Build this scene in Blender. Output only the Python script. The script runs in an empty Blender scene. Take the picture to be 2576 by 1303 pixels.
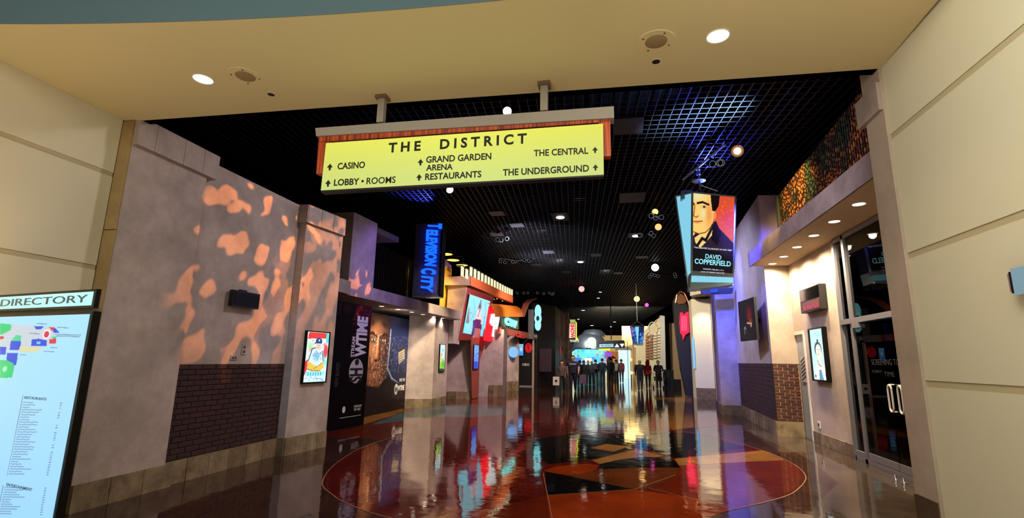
import bpy, bmesh, math, random
import numpy as np
from mathutils import Matrix, Vector
R0 = random.Random(7)
SC = bpy.context.scene
COL = SC.collection
# ---------------------------------------------------------------- camera
F, PT, RL, TH, EYE = 1255, 0.1995, -0.0175, math.radians(12), 1.6
cd = bpy.data.cameras.new('camera'); cam = bpy.data.objects.new('camera', cd); COL.objects.link(cam)
cd.sensor_width = 36; cd.lens = F / 2576 * 36; cd.clip_end = 400; cd.clip_start = 0.05
cam.matrix_world = Matrix.Translation((0, 0, EYE)) @ Matrix.Rotation(TH, 4, 'Z') @ Matrix.Rotation(math.pi/2 + PT, 4, 'X') @ Matrix.Rotation(-RL, 4, 'Z')
SC.camera = cam
# ---------------------------------------------------------------- view, world
SC.view_settings.view_transform = 'Standard'; SC.view_settings.look = 'None'
SC.view_settings.gamma = 1; SC.view_settings.exposure = 0; SC.view_settings.use_curve_mapping = False
w = bpy.data.worlds.new('world'); SC.world = w; w.use_nodes = True
w.node_tree.nodes['Background'].inputs[0].default_value = (.5, .5, .6, 1)
w.node_tree.nodes['Background'].inputs[1].default_value = .02
SC.cycles.max_bounces = 8; SC.cycles.sample_clamp_indirect = 6; SC.cycles.caustics_reflective = False; SC.cycles.caustics_refractive = False
# ---------------------------------------------------------------- lights
def look(loc, tgt):
    return (Vector(tgt) - Vector(loc)).to_track_quat('-Z', 'Y').to_matrix().to_4x4()
def srgb(c):
    return tuple(((x/255)/12.92 if x/255 <= .04045 else ((x/255 + .055)/1.055)**2.4) for x in c)
def light(kind, loc, tgt, power, color, size=.3, angle=60, blend=.5, sy=None, name='lamp_light'):
    d = bpy.data.lights.new(name, kind); o = bpy.data.objects.new(name, d); COL.objects.link(o)
    d.energy = power; d.color = color
    if kind == 'AREA':
        d.size = size
        if sy: d.shape = 'RECTANGLE'; d.size_y = sy
    else: d.shadow_soft_size = size
    if kind == 'SPOT': d.spot_size = math.radians(angle); d.spot_blend = blend
    o.matrix_world = Matrix.Translation(loc) @ look(loc, tgt)
    return o
WARM = (1, .80, .52); CREAM = (1, .87, .66); LAV = (.86, .78, .92); BLUE = (.05, .07, 1); CYANW = (.45, .72, 1)
# foyer: unseen area light high up, fills added for walls and ceilings, two downlights
light('AREA', (-1.2, -1.5, 4.9), (-1.2, 3.2, 1.0), 165, (1, .93, .80), 5, sy=2)
light('AREA', (-1.4, 1.2, .06), (-1.4, 2.6, 4.3), 165, (1, .86, .58), 5, sy=2)  # unseen upward fill near the floor, added to brighten the ceiling band
light('AREA', (0.6, 1.6, 4.0), (4, 3.4, .8), 62, (1, .92, .74), 1.4)
light('AREA', (-4.7, 2.6, 1.2), (-6, 3.4, 2.3), 20, (1, .66, .30), .6)
light('SPOT', (-3.97, 3.77, 4.25), (-3.97, 3.77, 0), 60, WARM, .08, 120, .8)
light('SPOT', (0.88, 3.98, 4.25), (0.88, 3.98, 0), 60, WARM, .08, 120, .8)
light('AREA', (-3, -1, 3.2), (-3, 1, 5.4), 10, (.6, .85, 1), 3)
# hall wall washers, fixed above the grid line
light('SPOT', (-1.2, 8.0, 6.2), (-5.5, 6.6, 2.0), 430, (.96, .82, .80), .3, 95, .9)
light('SPOT', (-1.8, 12.5, 6.2), (-5.6, 9.0, 1.6), 330, (.72, .74, 1), .3, 80, .9)
light('SPOT', (-4.3, 5.6, 5.9), (-5.42, 7.6, 1.3), 260, (.30, .60, 1), .1, 15, .6)
light('SPOT', (0.2, 16.2, 6.15), (3.7, 15.2, 2.8), 1500, (.50, .52, 1), .3, 85, .9)
light('SPOT', (0.5, 8.0, 6.2), (3.4, 9.0, 4.0), 330, (.86, .76, .92), .3, 80, .9)
light('SPOT', (-2.5, 17.5, 6.2), (-6.3, 20.5, 2.2), 1700, (1, .72, .72), .3, 90, .9)
light('SPOT', (-2.5, 23.0, 6.2), (-6.0, 27.0, 2.5), 1900, (1, .72, .58), .3, 90, .9)
light('SPOT', (-3.6, 13.2, 5.4), (-6.4, 16.2, 1.4), 1900, (1, .80, .50), .2, 34, .7)
light('SPOT', (0.2, 20.0, 6.1), (4.0, 24.6, 2.4), 2200, CREAM, .3, 70, .9)
light('SPOT', (-1.5, 7.6, 6.2), (-1.2, 9.5, 0), 680, (1, .68, .44), .3, 120, .9)
light('SPOT', (-1.0, 14.0, 6.2), (-1.0, 16.0, 0), 800, (1, .74, .5), .3, 120, .9)
light('SPOT', (-0.5, 26.0, 6.2), (-0.5, 30.0, 0), 1000, (1, .88, .74), .3, 120, .9)
# coloured effect lamps
light('SPOT', (2.0, 14.6, 5.6), (3.5, 17.8, 3.4), 2600, (.08, .12, 1), .15, 60, .8)
light('SPOT', (1.9, 10.6, 5.7), (3.35, 12.7, 4.2), 1900, (.10, .09, 1), .15, 34, .8)
light('SPOT', (-3.4, 11.0, 5.7), (-6.0, 11.6, 3.6), 260, (.34, .20, 1), .15, 50, .7)
light('SPOT', (2.35, 12.6, 5.8), (2.2, 11.6, 6.4), 900, BLUE, .05, 75, .9)
light('SPOT', (3.3, 8.4, 4.6), (1.85, 9.4, 6.3), 18000, (.42, .68, 1), .06, 36, .9)
light('SPOT', (-5.6, 14.1, 5.72), (-5.75, 13.2, 6.4), 1300, BLUE, .05, 60, .9)
light('SPOT', (2.3, 9.6, 5.9), (3.75, 11.0, 4.9), 1000, (1, .70, .28), .1, 56, .8)
light('SPOT', (-3.6, 16.5, 4.9), (-3.0, 18.0, 6.3), 900, (.85, .85, 1), .1, 110, .9)
light('SPOT', (-3.6, 21.5, 4.9), (-3.2, 22.0, 6.3), 900, (.75, .8, 1), .1, 110, .9)
light('SPOT', (-5.9, 18.0, 5.1), (-6.8, 17.6, 4.0), 420, (1, .66, .12), .08, 110, .8)
# far concourse
light('AREA', (0.2, 44, 5.8), (0.4, 52, 2), 480, (1, .88, .62), 4)
light('SPOT', (-2.6, 32, 5.9), (-2.2, 38, 2.8), 1500, (.85, .95, 1), .3, 60, .8)  # unseen spot added to brighten the chrome dome
light('SPOT', (0.4, 34.5, 5.9), (3.2, 40, 2.6), 1500, (1, .90, .74), .3, 70, .9)
# orange leaf-pattern projector (gobo) lamps aimed at the left wall
def gobo(loc, tgt, power, ang, scale, thr, stretch=1, seed=0):
    o = light('SPOT', loc, tgt, power, (1, .32, .07), .02, ang, .35, name='leaf_projector'); d = o.data
    d.use_nodes = True; nt = d.node_tree; em = nt.nodes['Emission']
    tc = nt.nodes.new('ShaderNodeTexCoord'); mp = nt.nodes.new('ShaderNodeMapping'); mp.inputs['Scale'].default_value = (scale, scale*stretch, 0); mp.inputs['Location'].default_value = (seed, seed*.7, seed)
    n = nt.nodes.new('ShaderNodeTexNoise'); n.inputs['Scale'].default_value = 1; n.inputs['Detail'].default_value = 1.2; n.inputs['Roughness'].default_value = .4
    r = nt.nodes.new('ShaderNodeValToRGB'); r.color_ramp.elements[0].position = thr; r.color_ramp.elements[1].position = thr+.025
    nt.links.new(tc.outputs['Normal'], mp.inputs[0]); nt.links.new(mp.outputs[0], n.inputs['Vector']); nt.links.new(n.outputs['Fac'], r.inputs[0]); nt.links.new(r.outputs[0], em.inputs['Color'])
gobo((-1.6, 8.2, 5.9), (-5.5, 6.75, 3.25), 1700, 33, 17, .565, 1.1, 3.3)
gobo((-2.4, 10.4, 5.9), (-5.25, 8.45, 3.25), 900, 26, 24, .47, .5, 8)
gobo((-3.0, 12.5, 5.9), (-6.0, 10.9, 3.2), 1600, 13, 18, .5, 1, 1)
# ---------------------------------------------------------------- photo ray helpers (measured positions)
def ray(u, v):
    a = (u-1288)/F; b = -(v-651.5)/F
    c, s = math.cos(RL), math.sin(RL); a, b = c*a+s*b, -s*a+c*b
    x, y, z = a, math.cos(PT)-b*math.sin(PT), math.sin(PT)+b*math.cos(PT)
    c, s = math.cos(TH), math.sin(TH)
    return (x*c-y*s, x*s+y*c, z)
def atz(u, v, z=0):
    d = ray(u, v); t = (z-EYE)/d[2]; return Vector((d[0]*t, d[1]*t, z))
def aty(u, v, y):
    d = ray(u, v); t = y/d[1]; return Vector((d[0]*t, y, EYE+d[2]*t))
def atx(u, v, x):
    d = ray(u, v); t = x/d[0]; return Vector((x, d[1]*t, EYE+d[2]*t))
def atp(u, v, p, q):
    d = ray(u, v); nx, ny = q[1]-p[1], -(q[0]-p[0])
    t = (p[0]*nx+p[1]*ny)/(d[0]*nx+d[1]*ny); return Vector((d[0]*t, d[1]*t, EYE+d[2]*t))
# ---------------------------------------------------------------- materials
MATS = {}
def mat(name, col, rough=.6, metal=0, emit=0, noise=0, nscale=4, bump=0, bscale=40, col2=None, coat=0, lin=False, spec=.5):
    if name in MATS: return MATS[name]
    m = bpy.data.materials.new(name); m.use_nodes = True; nt = m.node_tree; b = nt.nodes['Principled BSDF']
    c = col if lin else srgb(col)
    b.inputs['Base Color'].default_value = (*c, 1); b.inputs['Roughness'].default_value = rough; b.inputs['Metallic'].default_value = metal
    b.inputs['Specular IOR Level'].default_value = spec
    if coat: b.inputs['Coat Weight'].default_value = coat; b.inputs['Coat Roughness'].default_value = .03
    if emit:
        b.inputs['Emission Color'].default_value = (*c, 1); b.inputs['Emission Strength'].default_value = emit
        b.inputs['Base Color'].default_value = (*(x*.3 for x in c), 1)
    tc = None
    if noise or col2 or bump:
        tc = nt.nodes.new('ShaderNodeNewGeometry')
    if noise or col2:
        n = nt.nodes.new('ShaderNodeTexNoise'); n.inputs['Scale'].default_value = nscale; n.inputs['Detail'].default_value = 8; n.inputs['Roughness'].default_value = .65
        nt.links.new(tc.outputs['Position'], n.inputs['Vector'])
        r = nt.nodes.new('ShaderNodeValToRGB'); nt.links.new(n.outputs['Fac'], r.inputs[0])
        c2 = srgb(col2) if col2 else tuple(x*(1-noise) for x in c)
        r.color_ramp.elements[0].position = .33; r.color_ramp.elements[1].position = .68
        r.color_ramp.elements[0].color = (*c2, 1); r.color_ramp.elements[1].color = (*c, 1)
        nt.links.new(r.outputs[0], b.inputs['Base Color'])
    if bump:
        n = nt.nodes.new('ShaderNodeTexNoise'); n.inputs['Scale'].default_value = bscale; n.inputs['Detail'].default_value = 4
        nt.links.new(tc.outputs['Position'], n.inputs['Vector'])
        bp = nt.nodes.new('ShaderNodeBump'); bp.inputs['Strength'].default_value = bump; bp.inputs['Distance'].default_value = .01
        nt.links.new(n.outputs['Fac'], bp.inputs['Height']); nt.links.new(bp.outputs[0], b.inputs['Normal'])
    MATS[name] = m; return m
plaster = mat('plaster', (188, 172, 168), .75, noise=.35, nscale=1.6, bump=.25, bscale=25, col2=(146, 132, 128))
plaster_r = mat('plaster_right', (186, 170, 156), .75, nscale=1.3, bump=.25, bscale=25, col2=(156, 140, 128))
plaster_jamb = mat('plaster_jamb', (176, 150, 104), .75, nscale=1.7, bump=.25, bscale=25, col2=(140, 114, 72))
foyer_paint = mat('foyer_paint', (212, 206, 182), .7, bump=.08, bscale=60)
foyer_ceil = mat('foyer_ceiling_paint', (220, 204, 160), .75, bump=.08, bscale=40)
foyer_high = mat('foyer_high_paint', (92, 118, 128), .8)
joint_m = mat('joint_shadow_gap', (182, 170, 138), .8)
stone = mat('stone', (150, 132, 104), .6, nscale=5, bump=.3, bscale=30, col2=(98, 82, 60))
stone2 = mat('stone_dark', (128, 110, 84), .6, nscale=5, bump=.3, bscale=30, col2=(84, 68, 48))
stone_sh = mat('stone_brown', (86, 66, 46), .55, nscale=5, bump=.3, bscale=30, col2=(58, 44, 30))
mortar = mat('mortar', (46, 32, 28), .9)
mortar_l = mat('mortar_light', (178, 148, 124), .9)
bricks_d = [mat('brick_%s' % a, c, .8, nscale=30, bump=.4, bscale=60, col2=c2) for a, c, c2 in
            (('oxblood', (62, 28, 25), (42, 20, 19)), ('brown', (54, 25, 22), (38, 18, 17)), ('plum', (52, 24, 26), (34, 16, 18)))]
bricks_lit = [mat('brick_%s' % a, c, .8, nscale=30, bump=.4, bscale=60, col2=c2) for a, c, c2 in
            (('russet', (86, 44, 35), (62, 31, 27)), ('umber', (72, 37, 31), (52, 27, 24)), ('clay', (98, 54, 42), (74, 40, 33)))]  # paler set: light on the pier's viewer-side face is put into the colour
black = mat('black', (10, 9, 12), .5)
black_m = mat('black_metal', (14, 14, 17), .35, .6)
gloss_black = mat('gloss_black', (6, 6, 8), .12)
dark = mat('dark_void', (2, 2, 3), .95, spec=0)
maroon = mat('maroon_wall', (34, 12, 22), .6, nscale=2, col2=(22, 8, 16))
steel = mat('steel', (190, 192, 200), .32, .9)
alum = mat('aluminium_frame', (150, 150, 158), .4, .7)
whitem = mat('white_paint', (212, 208, 200), .5)
greyp = mat('grey_paint', (160, 152, 146), .6)
textdark = mat('ink_black', (16, 26, 24), .6)
chrome = mat('chrome', (220, 222, 226), .22, 1, nscale=1)
warm_led = mat('warm_lens', (255, 244, 214), emit=3.2)
white_led = mat('white_lens', (255, 250, 244), emit=5)
amber_led = mat('amber_lens', (255, 190, 110), emit=2.4)
floor_m = {}
def floor_mat(name, c, c2, rough=.055, scale=1.2):
    m = bpy.data.materials.new(name); m.use_nodes = True; nt = m.node_tree; b = nt.nodes['Principled BSDF']
    g = nt.nodes.new('ShaderNodeNewGeometry')
    n = nt.nodes.new('ShaderNodeTexNoise'); n.inputs['Scale'].default_value = scale; n.inputs['Detail'].default_value = 9; n.inputs['Roughness'].default_value = .7
    nt.links.new(g.outputs['Position'], n.inputs['Vector'])
    r = nt.nodes.new('ShaderNodeValToRGB'); r.color_ramp.elements[0].position = .3; r.color_ramp.elements[1].position = .7
    r.color_ramp.elements[0].color = (*srgb(c2), 1); r.color_ramp.elements[1].color = (*srgb(c), 1)
    nt.links.new(n.outputs['Fac'], r.inputs[0]); nt.links.new(r.outputs[0], b.inputs['Base Color'])
    b.inputs['Roughness'].default_value = rough; b.inputs['IOR'].default_value = 1.6
    n2 = nt.nodes.new('ShaderNodeTexNoise'); n2.inputs['Scale'].default_value = 2.6; n2.inputs['Detail'].default_value = 3
    nt.links.new(g.outputs['Position'], n2.inputs['Vector'])
    bp = nt.nodes.new('ShaderNodeBump'); bp.inputs['Strength'].default_value = .22; bp.inputs['Distance'].default_value = .012
    nt.links.new(n2.outputs['Fac'], bp.inputs['Height']); nt.links.new(bp.outputs[0], b.inputs['Normal'])
    n3 = nt.nodes.new('ShaderNodeTexNoise'); n3.inputs['Scale'].default_value = 9; n3.inputs['Detail'].default_value = 5
    nt.links.new(g.outputs['Position'], n3.inputs['Vector'])
    mr = nt.nodes.new('ShaderNodeMapRange'); mr.inputs[1].default_value = .4; mr.inputs[2].default_value = .75; mr.inputs[3].default_value = rough*.6; mr.inputs[4].default_value = rough*2.2
    nt.links.new(n3.outputs['Fac'], mr.inputs[0]); nt.links.new(mr.outputs[0], b.inputs['Roughness'])
    return m
# painted print: colour comes from a colour attribute on the flat print itself
def print_mat(name, emit):
    m = bpy.data.materials.new(name); m.use_nodes = True; nt = m.node_tree; b = nt.nodes['Principled BSDF']
    a = nt.nodes.new('ShaderNodeAttribute'); a.attribute_name = 'ink'
    b.inputs['Roughness'].default_value = .35; b.inputs['Specular IOR Level'].default_value = .12
    if emit:
        b.inputs['Base Color'].default_value = (.02, .02, .02, 1)
        nt.links.new(a.outputs['Color'], b.inputs['Emission Color']); b.inputs['Emission Strength'].default_value = emit
    else: nt.links.new(a.outputs['Color'], b.inputs['Base Color'])
    return m
screen_print = print_mat('backlit_print', 1.15)
paper_print = print_mat('printed_vinyl', 0)
def glow(name, col, s): return mat(name, col, emit=s)
# ---------------------------------------------------------------- mesh helpers
class MB:
    def __init__(s): s.v = []; s.f = []; s.m = []
    def face(s, pts, mi=0):
        n = len(s.v); s.v += [tuple(p) for p in pts]; s.f.append(tuple(range(n, n+len(pts)))); s.m.append(mi)
    def prism(s, base, vec, mi=0):
        n = len(base); b = len(s.v); vec = Vector(vec)
        s.v += [tuple(p) for p in base] + [tuple(Vector(p)+vec) for p in base]
        s.f.append(tuple(b+i for i in range(n))[::-1]); s.f.append(tuple(b+n+i for i in range(n)))
        s.m += [mi, mi]
        for i in range(n):
            j = (i+1) % n; s.f.append((b+i, b+j, b+n+j, b+n+i)); s.m.append(mi)
        return s
    def box(s, lo, hi, mi=0):
        (x0, y0, z0), (x1, y1, z1) = lo, hi
        return s.prism([(x0, y0, z0), (x1, y0, z0), (x1, y1, z0), (x0, y1, z0)], (0, 0, z1-z0), mi)
    def foot(s, pts, z0, z1, mi=0):
        return s.prism([(p[0], p[1], z0) for p in pts], (0, 0, z1-z0), mi)
    def tube(s, a, b, r, n=8, mi=0, r2=None):
        a = Vector(a); b = Vector(b); d = (b-a).normalized()
        u = d.orthogonal().normalized(); w_ = d.cross(u); r2 = r if r2 is None else r2
        k = len(s.v)
        for i in range(n):
            t = 2*math.pi*i/n; e = u*math.cos(t)+w_*math.sin(t); s.v.append(tuple(a+e*r)); s.v.append(tuple(b+e*r2))
        for i in range(n):
            j = (i+1) % n; s.f.append((k+2*i, k+2*j, k+2*j+1, k+2*i+1)); s.m.append(mi)
        s.f.append(tuple(k+2*i for i in range(n))[::-1]); s.f.append(tuple(k+2*i+1 for i in range(n))); s.m += [mi, mi]
        return s
    def path(s, pts, r, n=8, mi=0):
        for a, b in zip(pts, pts[1:]): s.tube(a, b, r, n, mi)
        return s
    def lathe(s, c, prof, n=20, mi=0, axis=None):
        c = Vector(c); ax = Vector(axis or (0, 0, 1)).normalized(); u = ax.orthogonal().normalized(); w_ = ax.cross(u)
        k = len(s.v); m_ = len(prof)
        for i in range(n):
            t = 2*math.pi*i/n; e = u*math.cos(t)+w_*math.sin(t)
            for r, h in prof: s.v.append(tuple(c+e*r+ax*h))
        for i in range(n):
            j = (i+1) % n
            for q in range(m_-1):
                s.f.append((k+i*m_+q, k+j*m_+q, k+j*m_+q+1, k+i*m_+q+1)); s.m.append(mi)
        return s
    def build(s, name, mats, parent=None, smooth=False):
        me = bpy.data.meshes.new(name); me.from_pydata(s.v, [], s.f)
        mats = mats if isinstance(mats, (list, tuple)) else [mats]
        for m in mats: me.materials.append(m)
        if len(mats) > 1: me.polygons.foreach_set('material_index', s.m)
        bm = bmesh.new(); bm.from_mesh(me); bmesh.ops.recalc_face_normals(bm, faces=bm.faces); bm.to_mesh(me); bm.free()
        if smooth:
            me.polygons.foreach_set('use_smooth', [True]*len(me.polygons))
            me.set_sharp_from_angle(angle=.7)
        return link(name, me, parent)
def link(name, data, parent=None):
    o = bpy.data.objects.new(name, data); COL.objects.link(o)
    if parent is not None:
        o.parent = parent
        o.matrix_parent_inverse = Matrix.Translation(-parent.location) if parent.parent is None else Matrix.Identity(4)
    return o
def tag(o, label, cat, group=None, kind=None):
    o['label'] = label; o['category'] = cat
    if group: o['group'] = group
    if kind: o['kind'] = kind
    return o
def thing(name, loc, label, cat, group=None, kind=None):
    o = bpy.data.objects.new(name, None); COL.objects.link(o); o.location = loc; o.empty_display_size = .1
    return tag(o, label, cat, group, kind)
def struct(name, mb, m, label, cat, smooth=False):
    return tag(mb.build(name, m, None, smooth), label, cat, kind='structure')
# text -> mesh fitted to a width and cap height in a frame (O lower left, Rv right, Uv up)
def letters(s, O, Rv, Uv, wd, ht, m, parent, name='lettering', bold=0, shear=0, depth=.004, space=1, caps=True):
    cu = bpy.data.curves.new('t', 'FONT'); cu.body = s; cu.offset = bold; cu.shear = shear; cu.space_character = space; cu.resolution_u = 3; cu.extrude = .01
    cu.space_line = .9
    ob = bpy.data.objects.new('t', cu); COL.objects.link(ob)
    dg = bpy.context.evaluated_depsgraph_get(); dg.update(); me = bpy.data.meshes.new_from_object(ob.evaluated_get(dg))
    bpy.data.objects.remove(ob); bpy.data.curves.remove(cu)
    n = len(me.vertices); co = np.empty(n*3); me.vertices.foreach_get('co', co); co = co.reshape(-1, 3)
    lo = co.min(0); hi = co.max(0); q = (co-lo)/(hi-lo+1e-9)
    O = Vector(O); Rv = Vector(Rv).normalized(); Uv = Vector(Uv).normalized(); N = Rv.cross(Uv)
    P = np.array(O)+np.outer(q[:, 0]*wd, np.array(Rv))+np.outer(q[:, 1]*ht, np.array(Uv))+np.outer((q[:, 2])*depth+.002, np.array(N))
    me.vertices.foreach_set('co', P.ravel()); me.materials.clear(); me.materials.append(m); me.update(); me.name = name
    return link(name, me, parent)
# flat print with painted pixels
def artwork(name, O, Rv, Uv, img, m, parent, thick=.0):
    ny, nx = img.shape[:2]; O = np.array(O, float); Rv = np.array(Rv, float); Uv = np.array(Uv, float)
    jj, ii = np.meshgrid(np.arange(ny)/(ny-1), np.arange(nx)/(nx-1), indexing='ij')
    P = O+ii[..., None]*Rv+jj[..., None]*Uv
    idx = np.arange(nx*ny).reshape(ny, nx)
    f = np.stack([idx[:-1, :-1], idx[:-1, 1:], idx[1:, 1:], idx[1:, :-1]], -1).reshape(-1, 4)
    me = bpy.data.meshes.new(name); me.from_pydata(P.reshape(-1, 3).tolist(), [], f.tolist())
    a = me.color_attributes.new('ink', 'FLOAT_COLOR', 'POINT')
    c = np.clip(img, 0, 255)/255; c = np.where(c <= .04045, c/12.92, ((c+.055)/1.055)**2.4)
    a.data.foreach_set('color', np.concatenate([c.reshape(-1, 3), np.ones((nx*ny, 1))], 1).astype(np.float32).ravel())
    me.materials.append(m); return link(name, me, parent)
class Paint:
    def __init__(s, nx, ny, c0, c1=None):
        s.V, s.U = np.meshgrid(np.linspace(0, 1, ny), np.linspace(0, 1, nx), indexing='ij'); s.asp = ny/nx
        c0 = np.array(c0, float); c1 = c0 if c1 is None else np.array(c1, float)
        s.i = c0+(c1-c0)*s.V[..., None]
        s.rng = np.random.RandomState(3)
    def mix(s, a, c): a = np.clip(a, 0, 1)[..., None]; s.i = s.i*(1-a)+np.array(c, float)*a
    def ell(s, cx, cy, rx, ry, c, soft=.08, rot=0, op=1):
        x = s.U-cx; y = s.V-cy; k, t = math.cos(rot), math.sin(rot); y = y*s.asp; ry = ry*s.asp
        x, y = k*x+t*y, -t*x+k*y
        d = np.sqrt((x/rx)**2+(y/ry)**2); s.mix(op*(1-d)/soft+.5*op if soft < .5 else op*np.exp(-d*d*1.5), c); return s
    def poly(s, pts, c, op=1):
        ins = np.zeros(s.U.shape, bool); n = len(pts)
        for i in range(n):
            x0, y0 = pts[i]; x1, y1 = pts[(i+1) % n]
            if y0 == y1: continue
            cnd = (y0 > s.V) != (y1 > s.V); ins ^= cnd & (s.U < (x1-x0)*(s.V-y0)/(y1-y0)+x0)
        s.mix(ins*float(op), c); return s
    def line(s, pts, wd, c, op=1):
        for (x0, y0), (x1, y1) in zip(pts, pts[1:]):
            dx, dy = x1-x0, (y1-y0)*s.asp; L = dx*dx+dy*dy+1e-12
            t = np.clip(((s.U-x0)*dx+(s.V-y0)*s.asp*dy)/L, 0, 1)
            d = np.hypot(s.U-x0-t*dx, (s.V-y0)*s.asp-t*dy); s.mix(op*((wd-d)/wd*2+.3), c)
        return s
    def grain(s, a): s.i = s.i*(1+a*(s.rng.rand(*s.U.shape, 1)-.5)); return s
    def specks(s, n, r, c, x0=0, x1=1, y0=0, y1=1):
        for _ in range(n): s.ell(x0+(x1-x0)*s.rng.rand(), y0+(y1-y0)*s.rng.rand(), r*(.5+s.rng.rand()), r*(.5+s.rng.rand())/s.asp, c, .6, 0, .8)
        return s
def offset(p, q, d):   # unit vectors of a wall line p->q : along, normal turned left by d
    a = (Vector((q[0]-p[0], q[1]-p[1], 0))).normalized(); return a, Vector((-a.y, a.x, 0))*d
UP = Vector((0, 0, 1))
# stone base course made of single tiles
def stone_course(p, q, z0, z1, n_out, wd, mats, parent, t=.02):
    p = Vector((p[0], p[1], 0)); q = Vector((q[0], q[1], 0)); L = (q-p).length; a = (q-p)/L; n = max(1, round(L/wd)); N = Vector(n_out).normalized()
    for i in range(n):
        s0 = p+a*(L*i/n+.004); s1 = p+a*(L*(i+1)/n-.004); tt = t+R0.uniform(-.003, .003)
        MB().prism([s0+UP*z0, s1+UP*z0, s1+UP*(z1-.003), s0+UP*(z1-.003)], N*tt).build('stone_tile', R0.choice(mats), parent)
_bm = {}
def brick_panel(p, q, z0, z1, N, parent, mats, ch=.072, bw=.225, d=.012, gap=.011):
    p = Vector((p[0], p[1], 0)); q = Vector((q[0], q[1], 0)); L = (q-p).length; a = (q-p)/L; rows = round((z1-z0)/ch); ch = (z1-z0)/rows
    N = Vector(N).normalized(); ang = math.atan2(a.y, a.x)
    def unit(wd, m):
        k = (round(wd, 3), m.name, round(ch, 4), gap)
        if k not in _bm:
            h = ch-gap; w2 = wd-gap; e = .004
            s = MB(); r1 = [(-w2/2, 0, -h/2), (w2/2, 0, -h/2), (w2/2, 0, h/2), (-w2/2, 0, h/2)]
            r2 = [(x, -d*.7, z) for x, _, z in r1]; r3 = [(x*(1-2*e/w2), -d, z*(1-2*e/h)) for x, _, z in r1]
            s.v = r1+r2+r3
            for b in (0, 4):
                for i in range(4): s.f.append((b+i, b+(i+1) % 4, b+4+(i+1) % 4, b+4+i)); s.m.append(0)
            s.f.append((8, 9, 10, 11)); s.m.append(0)
            o = s.build('brick', m); _bm[k] = o.data; bpy.data.objects.remove(o)
        return _bm[k]
    flip = a.cross(UP).dot(N) < 0
    for r in range(rows):
        x = 0 if r % 2 == 0 else -bw/2
        while x < L-.01:
            x0 = max(0, x); x1 = min(L, x+bw); wd = x1-x0
            if wd > .03:
                o = bpy.data.objects.new('brick', unit(wd, R0.choice(mats))); COL.objects.link(o)
                c = p+a*((x0+x1)/2)+UP*(z0+ch*(r+.5))+N*R0.uniform(-.002, .002)
                o.location = c; o.rotation_euler = (0, 0, ang+(math.pi if flip else 0)); o.parent = parent
                o.matrix_parent_inverse = Matrix.Translation(-parent.location)
            x += bw
# ================================================================ FLOOR
HC = 4.28                                   # foyer soffit height
fl_base = floor_mat('floor_base', (64, 38, 30), (30, 20, 18))
fl_grey = floor_mat('floor_greybrown', (84, 72, 60), (48, 38, 32))
fl_dred = floor_mat('floor_darkred', (88, 22, 13), (52, 10, 8))
fl_org = floor_mat('floor_orange', (138, 52, 16), (96, 30, 9))
fl_rust = floor_mat('floor_rust', (106, 34, 14), (70, 18, 9))
fl_brn = floor_mat('floor_brown', (98, 48, 20), (62, 28, 12))
fl_blk = floor_mat('floor_black', (16, 14, 16), (8, 7, 9))
fl_och = floor_mat('floor_ochre', (150, 104, 48), (106, 66, 28))
fl_blue = floor_mat('floor_blue', (72, 104, 120), (44, 70, 84))
fl_strip = mat('floor_strip', (150, 108, 70), .3, .4)
fl = thing('floor', (0, 0, 0), 'polished stained concrete floor with coloured shapes', 'floor', kind='structure')
MB().box((-22, -7, -.2), (20, 80, 0)).build('slab', fl_base, fl)
lay = [0]
def inlay(pts, m, name='inlay', world=False):
    lay[0] += 1; z = .0006+.00015*lay[0]
    P = [Vector((p[0], p[1], 0)) if world else atz(*p) for p in pts]
    s = MB(); s.face([(p.x, p.y, z) for p in P]); o = s.build(name, m, fl)
    if o.data.polygons[0].normal.z < 0: o.data.flip_normals()
    return o
def spline(P, k=6):
    out = []; n = len(P)
    for i in range(n):
        p0, p1, p2, p3 = [Vector(P[(i+j-1) % n]) for j in range(4)]
        for t in range(k):
            t /= k; out.append(.5*((2*p1)+(p2-p0)*t+(2*p0-5*p1+4*p2-p3)*t*t+(-p0+3*p1-3*p2+p3)*t**3))
    return out
inlay([(2.4, 4.8), (4.0, 8.4), (4.0, 13.4), (3.0, 14.0), (3.2, 10.2), (2.95, 8.2), (1.9, 6.3), (.6, 5.0), (.4, 4.0), (2.4, 3.5)], fl_grey, world=True)
inlay([(-6.8, 9.6), (-2, 9.9), (3.0, 15.0), (3.1, 24), (-5.8, 24), (-5.9, 17), (-6.6, 16)], fl_rust, world=True)
inlay([(914, 1068), (914, 1050), (1014, 1027), (1016, 1037)], fl_och)
inlay([(930, 1070), (1016, 1036), (1087, 1021), (1188, 1017), (1265, 1020), (1290, 1042), (1188, 1050), (1087, 1050), (1016, 1058)], fl_blue)
inlay([(1345, 1000), (1420, 985), (1560, 975), (1600, 1000), (1500, 1030), (1380, 1040)], fl_brn)
inlay([(1640, 1000), (1740, 1000), (1745, 1075), (1690, 1082), (1660, 1040)], fl_och)
inlay([(1600, 1010), (1680, 1005), (1640, 1060), (1560, 1090), (1480, 1080), (1540, 1040)], fl_blk)
CIRC = [(-3.8, 6.28), (-3.3, 5.73), (-2.99, 5.49), (-2.46, 5.2), (-1.5, 4.95), (-.4, 5.15), (.5, 5.75), (1.22, 6.42), (1.94, 7.15), (2.3, 7.71), (2.62, 8.43), (2.76, 9.16), (2.76, 9.9), (2.63, 10.75), (2.1, 12.2), (1, 13.4), (-1, 13.9), (-3, 13.2), (-4.3, 11.2), (-4.6, 9.2), (-4.3, 7.5)]
cp_ = spline([(x, y, 0) for x, y in CIRC]); lay[0] += 1
s_ = MB(); c0 = Vector((-.9, 9.3, 0)); k_ = len(cp_)
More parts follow.
